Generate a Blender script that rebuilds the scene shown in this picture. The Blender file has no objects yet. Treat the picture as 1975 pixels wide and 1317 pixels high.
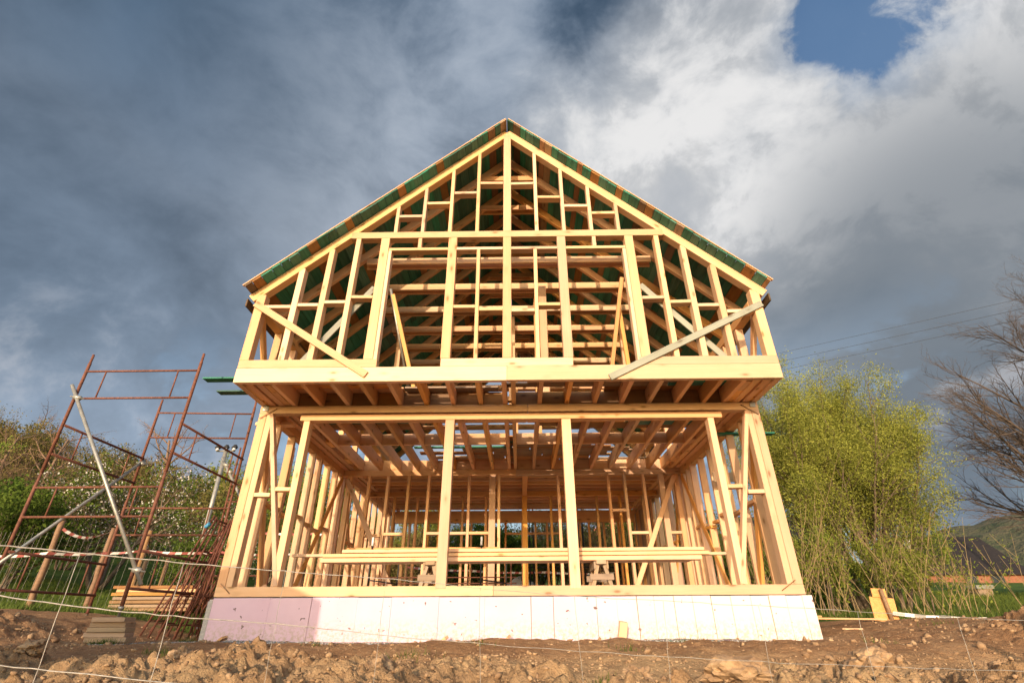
import bpy, math, random
import numpy as np
from mathutils import Vector, Matrix, noise as mnoise

R = math.radians
SC = bpy.context.scene
COL = SC.collection

# ------------------------------------------------------------------ camera
def set_camera():
    p, r, yaw = 0.504785, 0.0044517, -0.010988
    def w(u, v, k):
        X, Y, Z = u, k * math.cos(p) - v * math.sin(p), k * math.sin(p) + v * math.cos(p)
        return Vector((X * math.cos(yaw) + Y * math.sin(yaw), -X * math.sin(yaw) + Y * math.cos(yaw), Z))
    right = w(math.cos(r), -math.sin(r), 0); up = w(math.sin(r), math.cos(r), 0); fwd = w(0, 0, 1)
    cd = bpy.data.cameras.new('camera'); cam = bpy.data.objects.new('camera', cd); COL.objects.link(cam)
    m = Matrix((right, up, -fwd)).transposed().to_4x4()
    m.translation = (0.1506, 0, 0)
    cam.matrix_world = m
    cd.sensor_fit = 'HORIZONTAL'; cd.sensor_width = 36; cd.lens = 36 * 976.2275 / 1975
    cd.clip_start = 0.05; cd.clip_end = 5000
    SC.camera = cam
set_camera()

# ------------------------------------------------------------------ light
SUN_AZ, SUN_EL = 12.0, 11.6          # degrees left of straight behind the camera; above the horizon
sun_dir = Vector((-math.sin(R(SUN_AZ)) * math.cos(R(SUN_EL)), -math.cos(R(SUN_AZ)) * math.cos(R(SUN_EL)), math.sin(R(SUN_EL))))
sd = bpy.data.lights.new('sun', 'SUN'); sd.energy = 2.05; sd.angle = R(0.5); sd.color = (1.0, 0.76, 0.55)
so = bpy.data.objects.new('sun', sd); COL.objects.link(so)
so.rotation_euler = sun_dir.to_track_quat('Z', 'Y').to_euler(); so.location = (-6, -28, 9)
SC.view_settings.view_transform = 'Standard'; SC.view_settings.look = 'None'
SC.view_settings.exposure = 1.28; SC.view_settings.gamma = 1.0
SC.view_settings.use_curve_mapping = False
SC.cycles.max_bounces = 12; SC.cycles.diffuse_bounces = 8

# ------------------------------------------------------------------ node helper
class NT:
    def __init__(s, tree): s.t = tree; s.n = tree.nodes; s.l = tree.links
    def add(s, typ, ins=None, **kw):
        nd = s.n.new(typ)
        for k, v in kw.items(): setattr(nd, k, v)
        for k, v in (ins or {}).items():
            sock = nd.inputs[k]
            if isinstance(v, bpy.types.NodeSocket): s.l.new(v, sock)
            else:
                if sock.type == 'RGBA' and len(v) == 3: v = (*v, 1)
                sock.default_value = v
        return nd
    def math(s, op, a, b=0.0, c=None, clamp=False):
        d = {0: a, 1: b}
        if c is not None: d[2] = c
        return s.add('ShaderNodeMath', d, operation=op, use_clamp=clamp).outputs[0]
    def vmath(s, op, a, b=(0, 0, 0)):
        nd = s.add('ShaderNodeVectorMath', {0: a, 1: b}, operation=op)
        return nd.outputs['Value'] if op in ('DOT_PRODUCT', 'LENGTH') else nd.outputs[0]
    def ramp(s, f, stops, interp='LINEAR'):
        nd = s.add('ShaderNodeValToRGB', {'Fac': f}); cr = nd.color_ramp; cr.interpolation = interp
        while len(cr.elements) > len(stops): cr.elements.remove(cr.elements[-1])
        while len(cr.elements) < len(stops): cr.elements.new(0.5)
        for e, (p, c) in zip(cr.elements, stops):
            e.position = p
            e.color = (*c, 1) if not isinstance(c, (int, float)) else (c, c, c, 1)
        return nd.outputs['Color']
    def mix(s, f, a, b, blend='MIX'):
        nd = s.add('ShaderNodeMix', data_type='RGBA', blend_type=blend)
        for i, v in ((0, f), (6, a), (7, b)):
            if isinstance(v, bpy.types.NodeSocket): s.l.new(v, nd.inputs[i])
            else: nd.inputs[i].default_value = (*v, 1) if not isinstance(v, (int, float)) else v
        return nd.outputs[2]
    def smooth(s, v, a, b):
        return s.add('ShaderNodeMapRange', {'Value': v, 'From Min': a, 'From Max': b}, interpolation_type='SMOOTHSTEP').outputs[0]
    def noise(s, vec, scale, detail=4, rough=0.55, dist=0.0, out='Fac'):
        return s.add('ShaderNodeTexNoise', {'Vector': vec, 'Scale': scale, 'Detail': detail, 'Roughness': rough, 'Distortion': dist}).outputs[out]

# ------------------------------------------------------------------ world: clear sky around the sun, a broken cloud bank opposite
def make_world():
    wd = bpy.data.worlds.new('World'); SC.world = wd; wd.use_nodes = True
    t = NT(wd.node_tree); t.n.clear()
    sky = t.add('ShaderNodeTexSky', sky_type='NISHITA', sun_disc=False, sun_elevation=R(SUN_EL),
                sun_rotation=math.atan2(sun_dir.x, sun_dir.y), altitude=300, air_density=1.0, dust_density=2.2, ozone_density=1.0)
    d = t.add('ShaderNodeTexCoord').outputs['Generated']
    dn = t.vmath('NORMALIZE', d)
    x, y, z = t.add('ShaderNodeSeparateXYZ', {0: dn}).outputs
    warp = t.noise(t.vmath('ADD', dn, (4.0, 2.0, 1.0)), 2.2, 3, 0.5, 0.0, 'Color')
    q = t.vmath('ADD', t.vmath('MULTIPLY', dn, (1.0, 1.0, 1.35)), t.vmath('MULTIPLY', warp, (0.22, 0.22, 0.18)))
    n_big = t.noise(t.vmath('ADD', q, (3.1, 1.7, 0.4)), 2.0, 4, 0.5)
    n_mid = t.noise(t.vmath('ADD', q, (7.3, 4.2, 2.0)), 4.6, 10, 0.58, 0.15)
    n_fine = t.noise(t.vmath('ADD', q, (1.3, 9.2, 5.0)), 13.0, 8, 0.6, 0.2)
    def c0(n, k): return t.math('MULTIPLY', t.math('SUBTRACT', n, 0.5), k)
    def add(*v):
        r = v[0]
        for w in v[1:]: r = t.math('ADD', r, w)
        return r
    def blob(v, a, b):
        return t.smooth(t.vmath('DOT_PRODUCT', dn, tuple(Vector(v).normalized())), a, b)
    # heavy rain-cloud body: grey and billowing, bluer overhead
    body = add(c0(n_big, 1.0), c0(n_mid, 0.95), c0(n_fine, 0.28))
    base = t.ramp(add(z, c0(n_big, 0.30)),
                  [(0.05, (0.110, 0.138, 0.176)), (0.40, (0.088, 0.111, 0.143)), (0.62, (0.090, 0.107, 0.132)), (0.78, (0.052, 0.072, 0.101)), (0.90, (0.016, 0.037, 0.068)), (1.0, (0.008, 0.025, 0.055))])
    lum = t.math('MULTIPLY_ADD', t.smooth(body, -0.38, 0.38), 1.05, 0.58)
    base = t.mix(1.0, base, t.add('ShaderNodeCombineXYZ', {0: lum, 1: lum, 2: lum}).outputs[0], 'MULTIPLY')
    base = t.mix(t.math('MULTIPLY', blob((-0.06, 0.64, 0.74), 0.84, 1.0), t.math('MULTIPLY', t.smooth(body, -0.3, 0.35), 0.8)), base, (0.185, 0.202, 0.226))
    base = t.mix(t.math('MULTIPLY', blob((0.64, 0.66, 0.38), 0.90, 0.99), 0.85), base, (0.056, 0.070, 0.086))
    base = t.mix(t.math('MULTIPLY', blob((-0.70, 0.30, 0.68), 0.78, 1.0), 0.62), base, (0.018, 0.034, 0.056))
    # sunlit cumulus on the right, broken by darker scud
    br = t.math('MAXIMUM', t.math('MAXIMUM', blob((0.42, 0.58, 0.69), 0.90, 0.995), blob((0.63, 0.48, 0.61), 0.92, 0.995)), t.math('MULTIPLY', blob((0.22, 0.67, 0.71), 0.94, 1.0), 0.7))
    val = add(t.math('MULTIPLY', br, 0.95), c0(n_mid, 3.0), c0(n_fine, 0.9), c0(n_big, 1.3))
    halo = t.math('MAXIMUM', br, t.math('MULTIPLY', blob((0.45, 0.66, 0.60), 0.88, 1.0), 0.8))
    veil = t.math('MULTIPLY', t.smooth(add(t.math('MULTIPLY', halo, 0.9), c0(n_mid, 1.2), c0(n_big, 1.2)), 0.05, 0.85), t.smooth(halo, 0.0, 0.4))
    base = t.mix(t.math('MULTIPLY', veil, 0.85), base, (0.198, 0.205, 0.215))
    bright = t.math('MULTIPLY', t.smooth(val, 0.48, 1.32), t.smooth(br, 0.0, 0.35))
    tone = t.math('MULTIPLY_ADD', t.smooth(add(n_mid, c0(n_fine, 0.6)), 0.36, 0.66), 0.42, 0.70)
    c = t.mix(bright, base, t.mix(tone, (0.0, 0.0, 0.0), (0.300, 0.298, 0.297)))
    # small lit puffs low over the horizon
    low = t.smooth(z, 0.50, 0.28)
    puff = t.math('MULTIPLY', t.smooth(add(n_mid, c0(n_fine, 0.3)), 0.54, 0.70), low)
    c = t.mix(t.math('MULTIPLY', t.smooth(t.vmath('DOT_PRODUCT', dn, tuple(Vector((0.68, 0.60, 0.42)).normalized())), 0.92, 0.995), 0.8), c, (0.058, 0.070, 0.084))
    c = t.mix(t.math('MULTIPLY', puff, 0.5), c, (0.225, 0.222, 0.230))
    hole = t.math('MAXIMUM', t.math('MULTIPLY', low, t.smooth(add(n_mid, c0(n_big, .6)), 0.46, 0.34)),
                  t.math('MULTIPLY', blob((0.505, 0.42, 0.755), 0.988, 0.999), t.smooth(n_mid, 0.60, 0.48)))
    hole = t.math('MULTIPLY', hole, t.math('SUBTRACT', 1.0, puff))
    gap = t.smooth(add(t.math('MULTIPLY', blob((0.505, 0.405, 0.762), 0.978, 1.0), 1.1), c0(n_mid, -2.6), c0(n_fine, -1.3)), 0.92, 1.25)
    c = t.mix(t.math('MULTIPLY', gap, 0.9), c, (0.015, 0.046, 0.105))
    # the bank thins out towards the clear sky round the sun
    away = t.smooth(t.vmath('DOT_PRODUCT', dn, tuple(sun_dir)), 0.26, 0.06)
    cover = t.math('MULTIPLY', t.math('SUBTRACT', 1.0, t.math('MULTIPLY', hole, 0.28)), away)
    bg1 = t.add('ShaderNodeBackground', {'Color': sky.outputs[0], 'Strength': 0.15})
    bg2 = t.add('ShaderNodeBackground', {'Color': c, 'Strength': 1.13})
    mx = t.add('ShaderNodeMixShader', {0: cover, 1: bg1.outputs[0], 2: bg2.outputs[0]})
    t.add('ShaderNodeOutputWorld', {'Surface': mx.outputs[0]})
make_world()

# ------------------------------------------------------------------ materials
MATS = {}
def newmat(name):
    m = bpy.data.materials.new(name); m.use_nodes = True
    t = NT(m.node_tree); t.n.clear()
    MATS[name] = m
    return t
def finish(t, col, rough=0.7, bump=None, bstr=0.3, bdist=0.01, metal=0.0, spec=0.3):
    ins = {'Base Color': col, 'Roughness': rough, 'Metallic': metal, 'Specular IOR Level': spec}
    if bump is not None:
        ins['Normal'] = t.add('ShaderNodeBump', {'Height': bump, 'Strength': bstr, 'Distance': bdist}).outputs[0]
    b = t.add('ShaderNodeBsdfPrincipled', ins)
    t.add('ShaderNodeOutputMaterial', {'Surface': b.outputs[0]})

def wood(name, light, dark, knot, vary=0.40, hue=0.04, knots=True, grain=1.0, sat=1.0):
    t = newmat(name)
    oi = t.add('ShaderNodeObjectInfo').outputs['Random']
    obj = t.add('ShaderNodeTexCoord').outputs['Object']
    off = t.add('ShaderNodeCombineXYZ', {0: t.math('MULTIPLY', oi, 71.3), 1: t.math('MULTIPLY', oi, 23.7), 2: t.math('MULTIPLY', oi, 41.1)}).outputs[0]
    v = t.vmath('ADD', obj, off)
    warp = t.noise(t.vmath('MULTIPLY', v, (1.1, 2.0, 2.0)), 1.0, 2, 0.5, 0.0, 'Color')
    v2 = t.vmath('ADD', v, t.vmath('MULTIPLY', warp, (0.0, 0.05, 0.05)))
    g1 = t.noise(t.vmath('MULTIPLY', v2, (0.8, 26, 26)), 1.0, 4, 0.6)
    g2 = t.noise(t.vmath('MULTIPLY', v2, (2.2, 110, 110)), 1.0, 2, 0.5)
    blot = t.noise(v, 2.3, 3, 0.6)
    f = t.math('ADD', t.math('MULTIPLY', g1, 0.55 * grain), t.math('MULTIPLY', g2, 0.25 * grain))
    f = t.math('ADD', f, t.math('MULTIPLY', blot, 0.35))
    col = t.ramp(f, [(0.30, light), (0.80, dark)])
    if knots:
        vo = t.add('ShaderNodeTexVoronoi', {'Vector': t.vmath('MULTIPLY', v, (2.6, 6.5, 6.5)), 'Scale': 1.0, 'Randomness': 1.0}).outputs['Distance']
        k = t.smooth(vo, 0.17, 0.06)
        col = t.mix(t.math('MULTIPLY', k, 0.85), col, knot)
        halo = t.math('MULTIPLY', t.smooth(vo, 0.34, 0.12), 0.22)
        col = t.mix(halo, col, knot)
    hs = t.add('ShaderNodeHueSaturation', {'Hue': t.math('ADD', 0.498, t.math('MULTIPLY', t.math('FRACT', t.math('MULTIPLY', oi, 7.7)), hue * 0.35)),
               'Saturation': t.math('ADD', sat - 0.12, t.math('MULTIPLY', t.math('FRACT', t.math('MULTIPLY', oi, 3.3)), 0.24)),
               'Value': t.math('ADD', 1.0 - vary * 0.6, t.math('MULTIPLY', oi, vary)), 'Color': col})
    finish(t, hs.outputs[0], 0.62, f, 0.25, 0.004)

wood('pine', (0.71, 0.430, 0.262), (0.59, 0.325, 0.168), (0.26, 0.125, 0.045))
wood('pine_pale', (0.73, 0.460, 0.290), (0.63, 0.368, 0.200), (0.30, 0.15, 0.06))
wood('pine_orange', (0.73, 0.40, 0.180), (0.61, 0.29, 0.110), (0.22, 0.09, 0.03))
wood('board_brown', (0.38, 0.20, 0.085), (0.22, 0.105, 0.04), (0.10, 0.045, 0.02), vary=0.5)
wood('board_dark', (0.16, 0.10, 0.055), (0.08, 0.05, 0.03), (0.04, 0.025, 0.015), vary=0.5)
wood('board_grey', (0.33, 0.34, 0.27), (0.22, 0.22, 0.165), (0.14, 0.11, 0.07), sat=0.9)
wood('old_wood', (0.42, 0.29, 0.19), (0.24, 0.16, 0.10), (0.12, 0.07, 0.04))
wood('log_bark', (0.33, 0.19, 0.10), (0.15, 0.08, 0.045), (0.08, 0.04, 0.02))

def m_green():
    t = newmat('board_green')
    oi = t.add('ShaderNodeObjectInfo').outputs['Random']
    obj = t.add('ShaderNodeTexCoord').outputs['Object']
    v = t.vmath('ADD', obj, t.add('ShaderNodeCombineXYZ', {0: t.math('MULTIPLY', oi, 51.0), 1: t.math('MULTIPLY', oi, 17.0), 2: 0.0}).outputs[0])
    g = t.noise(t.vmath('MULTIPLY', v, (1.5, 30, 30)), 1.0, 4, 0.6)
    wear = t.noise(t.vmath('MULTIPLY', v, (2.5, 12, 12)), 1.0, 6, 0.7)
    base = t.ramp(g, [(0.3, (0.016, 0.125, 0.082)), (0.7, (0.040, 0.225, 0.155))])
    col = t.mix(t.smooth(wear, 0.63, 0.72), base, (0.28, 0.18, 0.09))
    hs = t.add('ShaderNodeHueSaturation', {'Hue': 0.5, 'Saturation': t.math('ADD', 0.7, t.math('MULTIPLY', t.math('FRACT', t.math('MULTIPLY', oi, 9.1)), 0.35)), 'Value': t.math('ADD', 0.6, t.math('MULTIPLY', oi, 0.75)), 'Color': col})
    finish(t, hs.outputs[0], 0.6, g, 0.3, 0.004)
m_green()

def m_xps():
    t = newmat('pink_foam')
    p = t.add('ShaderNodeNewGeometry').outputs['Position']
    oi = t.add('ShaderNodeObjectInfo').outputs['Random']
    n = t.noise(p, 3.0, 5, 0.6); f = t.noise(p, 160, 3, 0.7)
    sp = t.noise(p, 16.0, 2, 0.5)
    sep = t.add('ShaderNodeSeparateXYZ', {0: p})
    splash = t.math('MULTIPLY', t.smooth(sep.outputs[2], 0.10, -0.19), t.smooth(t.noise(p, 22, 6, 0.75), 0.44, 0.60))
    col = t.ramp(n, [(0.3, (0.58, 0.395, 0.48)), (0.7, (0.63, 0.45, 0.53))])
    # panels shift from pink to cream towards the right corner
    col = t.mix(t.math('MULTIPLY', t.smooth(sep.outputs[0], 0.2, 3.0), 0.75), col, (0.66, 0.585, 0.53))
    col = t.mix(t.smooth(sp, 0.715, 0.735), col, (0.16, 0.10, 0.10))
    col = t.mix(t.math('MULTIPLY', splash, 0.75), col, (0.42, 0.32, 0.22))
    col = t.mix(t.math('MULTIPLY', oi, 0.08), col, (0.6, 0.5, 0.5))
    finish(t, col, 0.75, f, 0.25, 0.003)
m_xps()

def m_simple(name, c1, c2, scale=8.0, rough=0.8, bstr=0.4, bdist=0.01, metal=0.0, detail=6):
    t = newmat(name)
    p = t.add('ShaderNodeTexCoord').outputs['Object']
    n = t.noise(p, scale, detail, 0.62)
    finish(t, t.ramp(n, [(0.32, c1), (0.68, c2)]), rough, n, bstr, bdist, metal)
m_simple('render_grey', (0.30, 0.28, 0.26), (0.48, 0.45, 0.42), 45)
m_simple('concrete', (0.34, 0.32, 0.29), (0.46, 0.44, 0.40), 6)
m_simple('bitumen', (0.02, 0.02, 0.02), (0.05, 0.045, 0.04), 20)
m_simple('rust', (0.095, 0.036, 0.024), (0.20, 0.080, 0.048), 22, 0.75)
m_simple('rust_dark', (0.085, 0.032, 0.022), (0.17, 0.062, 0.038), 22, 0.8)
m_simple('galvanised', (0.26, 0.25, 0.215), (0.42, 0.40, 0.345), 14, 0.45, 0.1, 0.002, 0.55)
m_simple('black_metal', (0.012, 0.012, 0.013), (0.03, 0.03, 0.03), 20, 0.5)
m_simple('white_plastic', (0.70, 0.68, 0.64), (0.82, 0.80, 0.76), 10, 0.5, 0.05)
m_simple('wire', (0.20, 0.19, 0.17), (0.40, 0.37, 0.33), 40, 0.5, 0.1, 0.001, 0.3)
m_simple('red_tape', (0.36, 0.10, 0.09), (0.46, 0.16, 0.14), 10, 0.5, 0.05)
m_simple('osb', (0.48, 0.22, 0.065), (0.66, 0.36, 0.13), 42, 0.7, 0.3, 0.003)
m_simple('rock', (0.18, 0.105, 0.056), (0.44, 0.295, 0.165), 7, 0.95, 1.0, 0.03, 0.0, 9)
m_simple('sand', (0.36, 0.32, 0.26), (0.54, 0.49, 0.41), 12, 0.95, 0.6, 0.03)
m_simple('bark', (0.10, 0.072, 0.048), (0.20, 0.15, 0.105), 14, 0.9)
m_simple('twig', (0.14, 0.085, 0.055), (0.24, 0.155, 0.10), 9, 0.9)
m_simple('osier', (0.20, 0.145, 0.07), (0.34, 0.25, 0.125), 6, 0.8)
m_simple('twig_dark', (0.060, 0.045, 0.036), (0.115, 0.085, 0.066), 9, 0.9)
m_simple('roof_dark', (0.012, 0.010, 0.010), (0.026, 0.021, 0.021), 7, 0.85)
m_simple('brick', (0.20, 0.080, 0.045), (0.29, 0.125, 0.070), 5, 0.85)
m_simple('tile_red', (0.40, 0.10, 0.05), (0.52, 0.16, 0.08), 5, 0.8)
m_simple('plaster', (0.62, 0.58, 0.50), (0.72, 0.68, 0.60), 4, 0.9)
m_simple('glass_dark', (0.02, 0.025, 0.03), (0.03, 0.035, 0.04), 4, 0.15, 0.0)
m_simple('blue_strap', (0.05, 0.22, 0.40), (0.07, 0.30, 0.50), 8, 0.6)

def m_leaf(name, c1, c2, trans=0.3):
    t = newmat(name)
    p = t.add('ShaderNodeTexCoord').outputs['Object']
    rnd = t.add('ShaderNodeObjectInfo').outputs['Random']
    n = t.noise(p, 1.3, 3, 0.6); w = t.add('ShaderNodeTexWhiteNoise', {'Vector': t.vmath('SNAP', p, (0.13, 0.13, 0.13))}, noise_dimensions='3D').outputs['Value']
    f = t.math('ADD', t.math('MULTIPLY', n, 0.6), t.math('MULTIPLY', w, 0.4))
    col = t.ramp(f, [(0.25, c1), (0.75, c2)])
    hs = t.add('ShaderNodeHueSaturation', {'Hue': t.math('ADD', 0.485, t.math('MULTIPLY', rnd, 0.03)), 'Value': t.math('ADD', 0.8, t.math('MULTIPLY', rnd, 0.4)), 'Color': col}).outputs[0]
    a = t.add('ShaderNodeBsdfDiffuse', {'Color': hs}); b = t.add('ShaderNodeBsdfTranslucent', {'Color': hs})
    mx = t.add('ShaderNodeMixShader', {0: trans, 1: a.outputs[0], 2: b.outputs[0]})
    t.add('ShaderNodeOutputMaterial', {'Surface': mx.outputs[0]})
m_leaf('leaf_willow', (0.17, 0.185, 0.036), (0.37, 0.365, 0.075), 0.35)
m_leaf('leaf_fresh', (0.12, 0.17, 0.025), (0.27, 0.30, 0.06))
m_leaf('leaf_green', (0.055, 0.095, 0.018), (0.13, 0.19, 0.035))
m_leaf('leaf_olive', (0.12, 0.10, 0.035), (0.21, 0.18, 0.06))
m_leaf('petal', (0.52, 0.46, 0.40), (0.78, 0.74, 0.68), 0.25)
m_leaf('grass_blade', (0.055, 0.085, 0.018), (0.13, 0.165, 0.04))

def m_ground():
    t = newmat('soil')
    p = t.add('ShaderNodeNewGeometry').outputs['Position']
    at = t.add('ShaderNodeAttribute', attribute_name='cover')       # x grass, y gravel, z pale clods
    cv = t.add('ShaderNodeSeparateXYZ', {0: at.outputs['Vector']})
    n1 = t.noise(p, 1.6, 6, 0.6); n2 = t.noise(p, 14, 6, 0.7); n3 = t.noise(p, 70, 4, 0.7)
    f = t.math('ADD', t.math('MULTIPLY', n1, 0.4), t.math('ADD', t.math('MULTIPLY', n2, 0.4), t.math('MULTIPLY', n3, 0.2)))
    dirt = t.ramp(f, [(0.32, (0.15, 0.075, 0.036)), (0.50, (0.31, 0.175, 0.088)), (0.66, (0.47, 0.30, 0.158))])
    pale = t.ramp(f, [(0.30, (0.21, 0.125, 0.062)), (0.66, (0.54, 0.37, 0.20))])
    col = t.mix(cv.outputs[2], dirt, pale)
    vo = t.add('ShaderNodeTexVoronoi', {'Vector': p, 'Scale': 60.0}).outputs['Color']
    grv = t.mix(0.6, t.ramp(n3, [(0.3, (0.15, 0.135, 0.12)), (0.7, (0.38, 0.35, 0.31))]), vo, 'SOFT_LIGHT')
    col = t.mix(cv.outputs[1], col, grv)
    grass = t.ramp(t.math('ADD', t.math('MULTIPLY', n1, 0.5), t.math('MULTIPLY', n2, 0.5)), [(0.3, (0.045, 0.080, 0.018)), (0.55, (0.085, 0.135, 0.028)), (0.75, (0.15, 0.165, 0.05))])
    col = t.mix(t.smooth(t.math('ADD', cv.outputs[0], t.math('MULTIPLY', t.math('SUBTRACT', n2, 0.5), 0.8)), 0.35, 0.65), col, grass)
    h = t.math('ADD', t.math('MULTIPLY', n2, 1.0), t.math('MULTIPLY', n3, 0.45))
    finish(t, col, 0.95, h, 0.9, 0.045, 0.0, 0.1)
m_ground()

# ------------------------------------------------------------------ object helpers
def tag(o, label=None, cat=None, group=None, kind=None):
    if label: o['label'] = label
    if cat: o['category'] = cat
    if group: o['group'] = group
    if kind: o['kind'] = kind
    return o
def empty(name, loc, label=None, cat=None, group=None):
    o = bpy.data.objects.new(name, None); COL.objects.link(o); o.location = loc; o.empty_display_size = 0.2
    return tag(o, label, cat, group)
def link(name, me, mat, parent=None, M=None):
    o = bpy.data.objects.new(name, me); COL.objects.link(o)
    if mat and not me.materials: me.materials.append(MATS[mat])
    elif mat and me.materials[0] != MATS[mat]:
        o.material_slots[0].link = 'OBJECT'; o.material_slots[0].material = MATS[mat]
    if M is not None: o.matrix_basis = M
    if parent is not None:
        o.parent = parent
        o.matrix_parent_inverse = world_of(parent).inverted()
    return o
def world_of(o):
    m = o.matrix_basis.copy()
    if o.parent: m = world_of(o.parent) @ o.matrix_parent_inverse @ m
    return m
def mesh(name, v, f, smooth=False):
    me = bpy.data.meshes.new(name); me.from_pydata(v, [], f); me.update()
    if smooth: me.polygons.foreach_set('use_smooth', [True] * len(me.polygons))
    return me

_BOX = {}
def _topo():
    vs = []; idx = {}
    for sx in (-1, 1):
        for sy in (-1, 1):
            for sz in (-1, 1):
                for ax in range(3): idx[(sx, sy, sz, ax)] = len(vs); vs.append((sx, sy, sz, ax))
    F = []
    for ax in range(3):
        o = [a for a in range(3) if a != ax]
        for s in (-1, 1):
            q = []
            for a, b in ((-1, -1), (1, -1), (1, 1), (-1, 1)):
                c = [0, 0, 0]; c[ax] = s; c[o[0]] = a; c[o[1]] = b; q.append(idx[(*c, ax)])
            F.append(q)
    for ax in range(3):
        o = [a for a in range(3) if a != ax]
        for a in (-1, 1):
            for b in (-1, 1):
                c0 = [0, 0, 0]; c0[ax] = -1; c0[o[0]] = a; c0[o[1]] = b
                c1 = list(c0); c1[ax] = 1
                F.append([idx[(*c0, o[0])], idx[(*c1, o[0])], idx[(*c1, o[1])], idx[(*c0, o[1])]])
    for c in ((a, b, d) for a in (-1, 1) for b in (-1, 1) for d in (-1, 1)):
        F.append([idx[(*c, 0)], idx[(*c, 1)], idx[(*c, 2)]])
    P = np.array([[s[k] * (1.0 if s[3] == k else 0.8) for k in range(3)] for s in vs])
    G = []
    for q in F:
        n = np.cross(P[q[1]] - P[q[0]], P[q[2]] - P[q[0]])
        G.append(q if n @ P[q].mean(0) > 0 else q[::-1])
    return vs, G
_VS, _FS = _topo()
def boxmesh(l, w, h, e=0.004):
    key = (round(l, 3), round(w, 3), round(h, 3))
    if key not in _BOX:
        d = (l / 2, w / 2, h / 2); e = min(e, min(d) * 0.4)
        _BOX[key] = mesh('timber', [tuple(s[k] * (d[k] if s[3] == k else d[k] - e) for k in range(3)) for s in _VS], _FS)
    return _BOX[key]
def beam(name, p0, p1, w, h, mat, parent=None, side=None, jit=0.0015, e=0.004):
    """A sawn timber from p0 to p1; w across (along `side`), h the other way."""
    p0 = Vector(p0); p1 = Vector(p1); x = (p1 - p0); L = x.length; x.normalize()
    if side is None: side = (1, 0, 0) if abs(x.x) < 0.7 else (0, 1, 0)
    s = Vector(side); s = (s - x * s.dot(x)).normalized()
    n = x.cross(s)
    M = Matrix((x, s, n)).transposed().to_4x4()
    M.translation = (p0 + p1) / 2 + Vector((random.uniform(-1, 1), random.uniform(-1, 1), random.uniform(-1, 1))) * jit
    return link(name, boxmesh(L, w, h, e), mat, parent, M)
def block(name, x0, x1, y0, y1, z0, z1, mat, parent=None, axis=None, jit=0.0012, e=0.004):
    """Axis-aligned timber given by its extents; the grain follows the longest side."""
    d = (x1 - x0, y1 - y0, z1 - z0); c = Vector(((x0 + x1) / 2, (y0 + y1) / 2, (z0 + z1) / 2))
    a = axis if axis is not None else max(range(3), key=lambda k: d[k])
    u = Vector((0, 0, 0)); u[a] = d[a] / 2
    if a == 0: return beam(name, c - u, c + u, d[1], d[2], mat, parent, (0, 1, 0), jit, e)
    if a == 1: return beam(name, c - u, c + u, d[0], d[2], mat, parent, (1, 0, 0), jit, e)
    return beam(name, c - u, c + u, d[0], d[1], mat, parent, (1, 0, 0), jit, e)

class Tubes:
    def __init__(s): s.v = []; s.f = []
    def path(s, pts, rad, k=6, cap=True):
        pts = [Vector(p) for p in pts]; n = len(pts)
        if not isinstance(rad, (list, tuple)): rad = [rad] * n
        b = len(s.v); prev = None
        for i, p in enumerate(pts):
            d = (pts[min(i + 1, n - 1)] - pts[max(i - 1, 0)]).normalized()
            if prev is None:
                prev = d.cross(Vector((0.31, 0.17, 0.94))).normalized()
                if prev.length < 0.1: prev = d.cross(Vector((1, 0, 0))).normalized()
            u = (prev - d * prev.dot(d)).normalized(); prev = u; w = d.cross(u)
            for j in range(k):
                a = 2 * math.pi * j / k; s.v.append(tuple(p + (u * math.cos(a) + w * math.sin(a)) * rad[i]))
        for i in range(n - 1):
            for j in range(k):
                s.f.append((b + i * k + j, b + i * k + (j + 1) % k, b + (i + 1) * k + (j + 1) % k, b + (i + 1) * k + j))
        if cap:
            s.f.append(tuple(b + j for j in reversed(range(k)))); s.f.append(tuple(b + (n - 1) * k + j for j in range(k)))
        return s
    def build(s, name, mat, parent=None, smooth=True):
        return link(name, mesh(name, s.v, s.f, smooth), mat, parent)
def tube(name, p0, p1, r, mat, parent=None, k=8):
    return Tubes().path([p0, p1], r, k).build(name, mat, parent)

# ------------------------------------------------------------------ terrain
def _hash(ix, iy, k=0):
    h = (ix.astype(np.int64) * 374761393 + iy.astype(np.int64) * 668265263 + k * 1442695041) & 0xFFFFFFFF
    h = ((h ^ (h >> 13)) * 1274126177) & 0xFFFFFFFF
    return ((h ^ (h >> 16)) & 0xFFFF) / 65535.0
def vnoise(x, y, k=0):
    ix = np.floor(x); iy = np.floor(y); fx = x - ix; fy = y - iy
    fx = fx * fx * (3 - 2 * fx); fy = fy * fy * (3 - 2 * fy)
    a = _hash(ix, iy, k); b = _hash(ix + 1, iy, k); c = _hash(ix, iy + 1, k); d = _hash(ix + 1, iy + 1, k)
    return (a * (1 - fx) + b * fx) * (1 - fy) + (c * (1 - fx) + d * fx) * fy
def fbm(x, y, o=4, k=0):
    s = 0; a = 0.5; t = 0
    for i in range(o): s = s + a * vnoise(x * 2 ** i + 17.3 * i, y * 2 ** i + 5.1 * i, k + i); t += a; a *= 0.5
    return s / t
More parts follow.
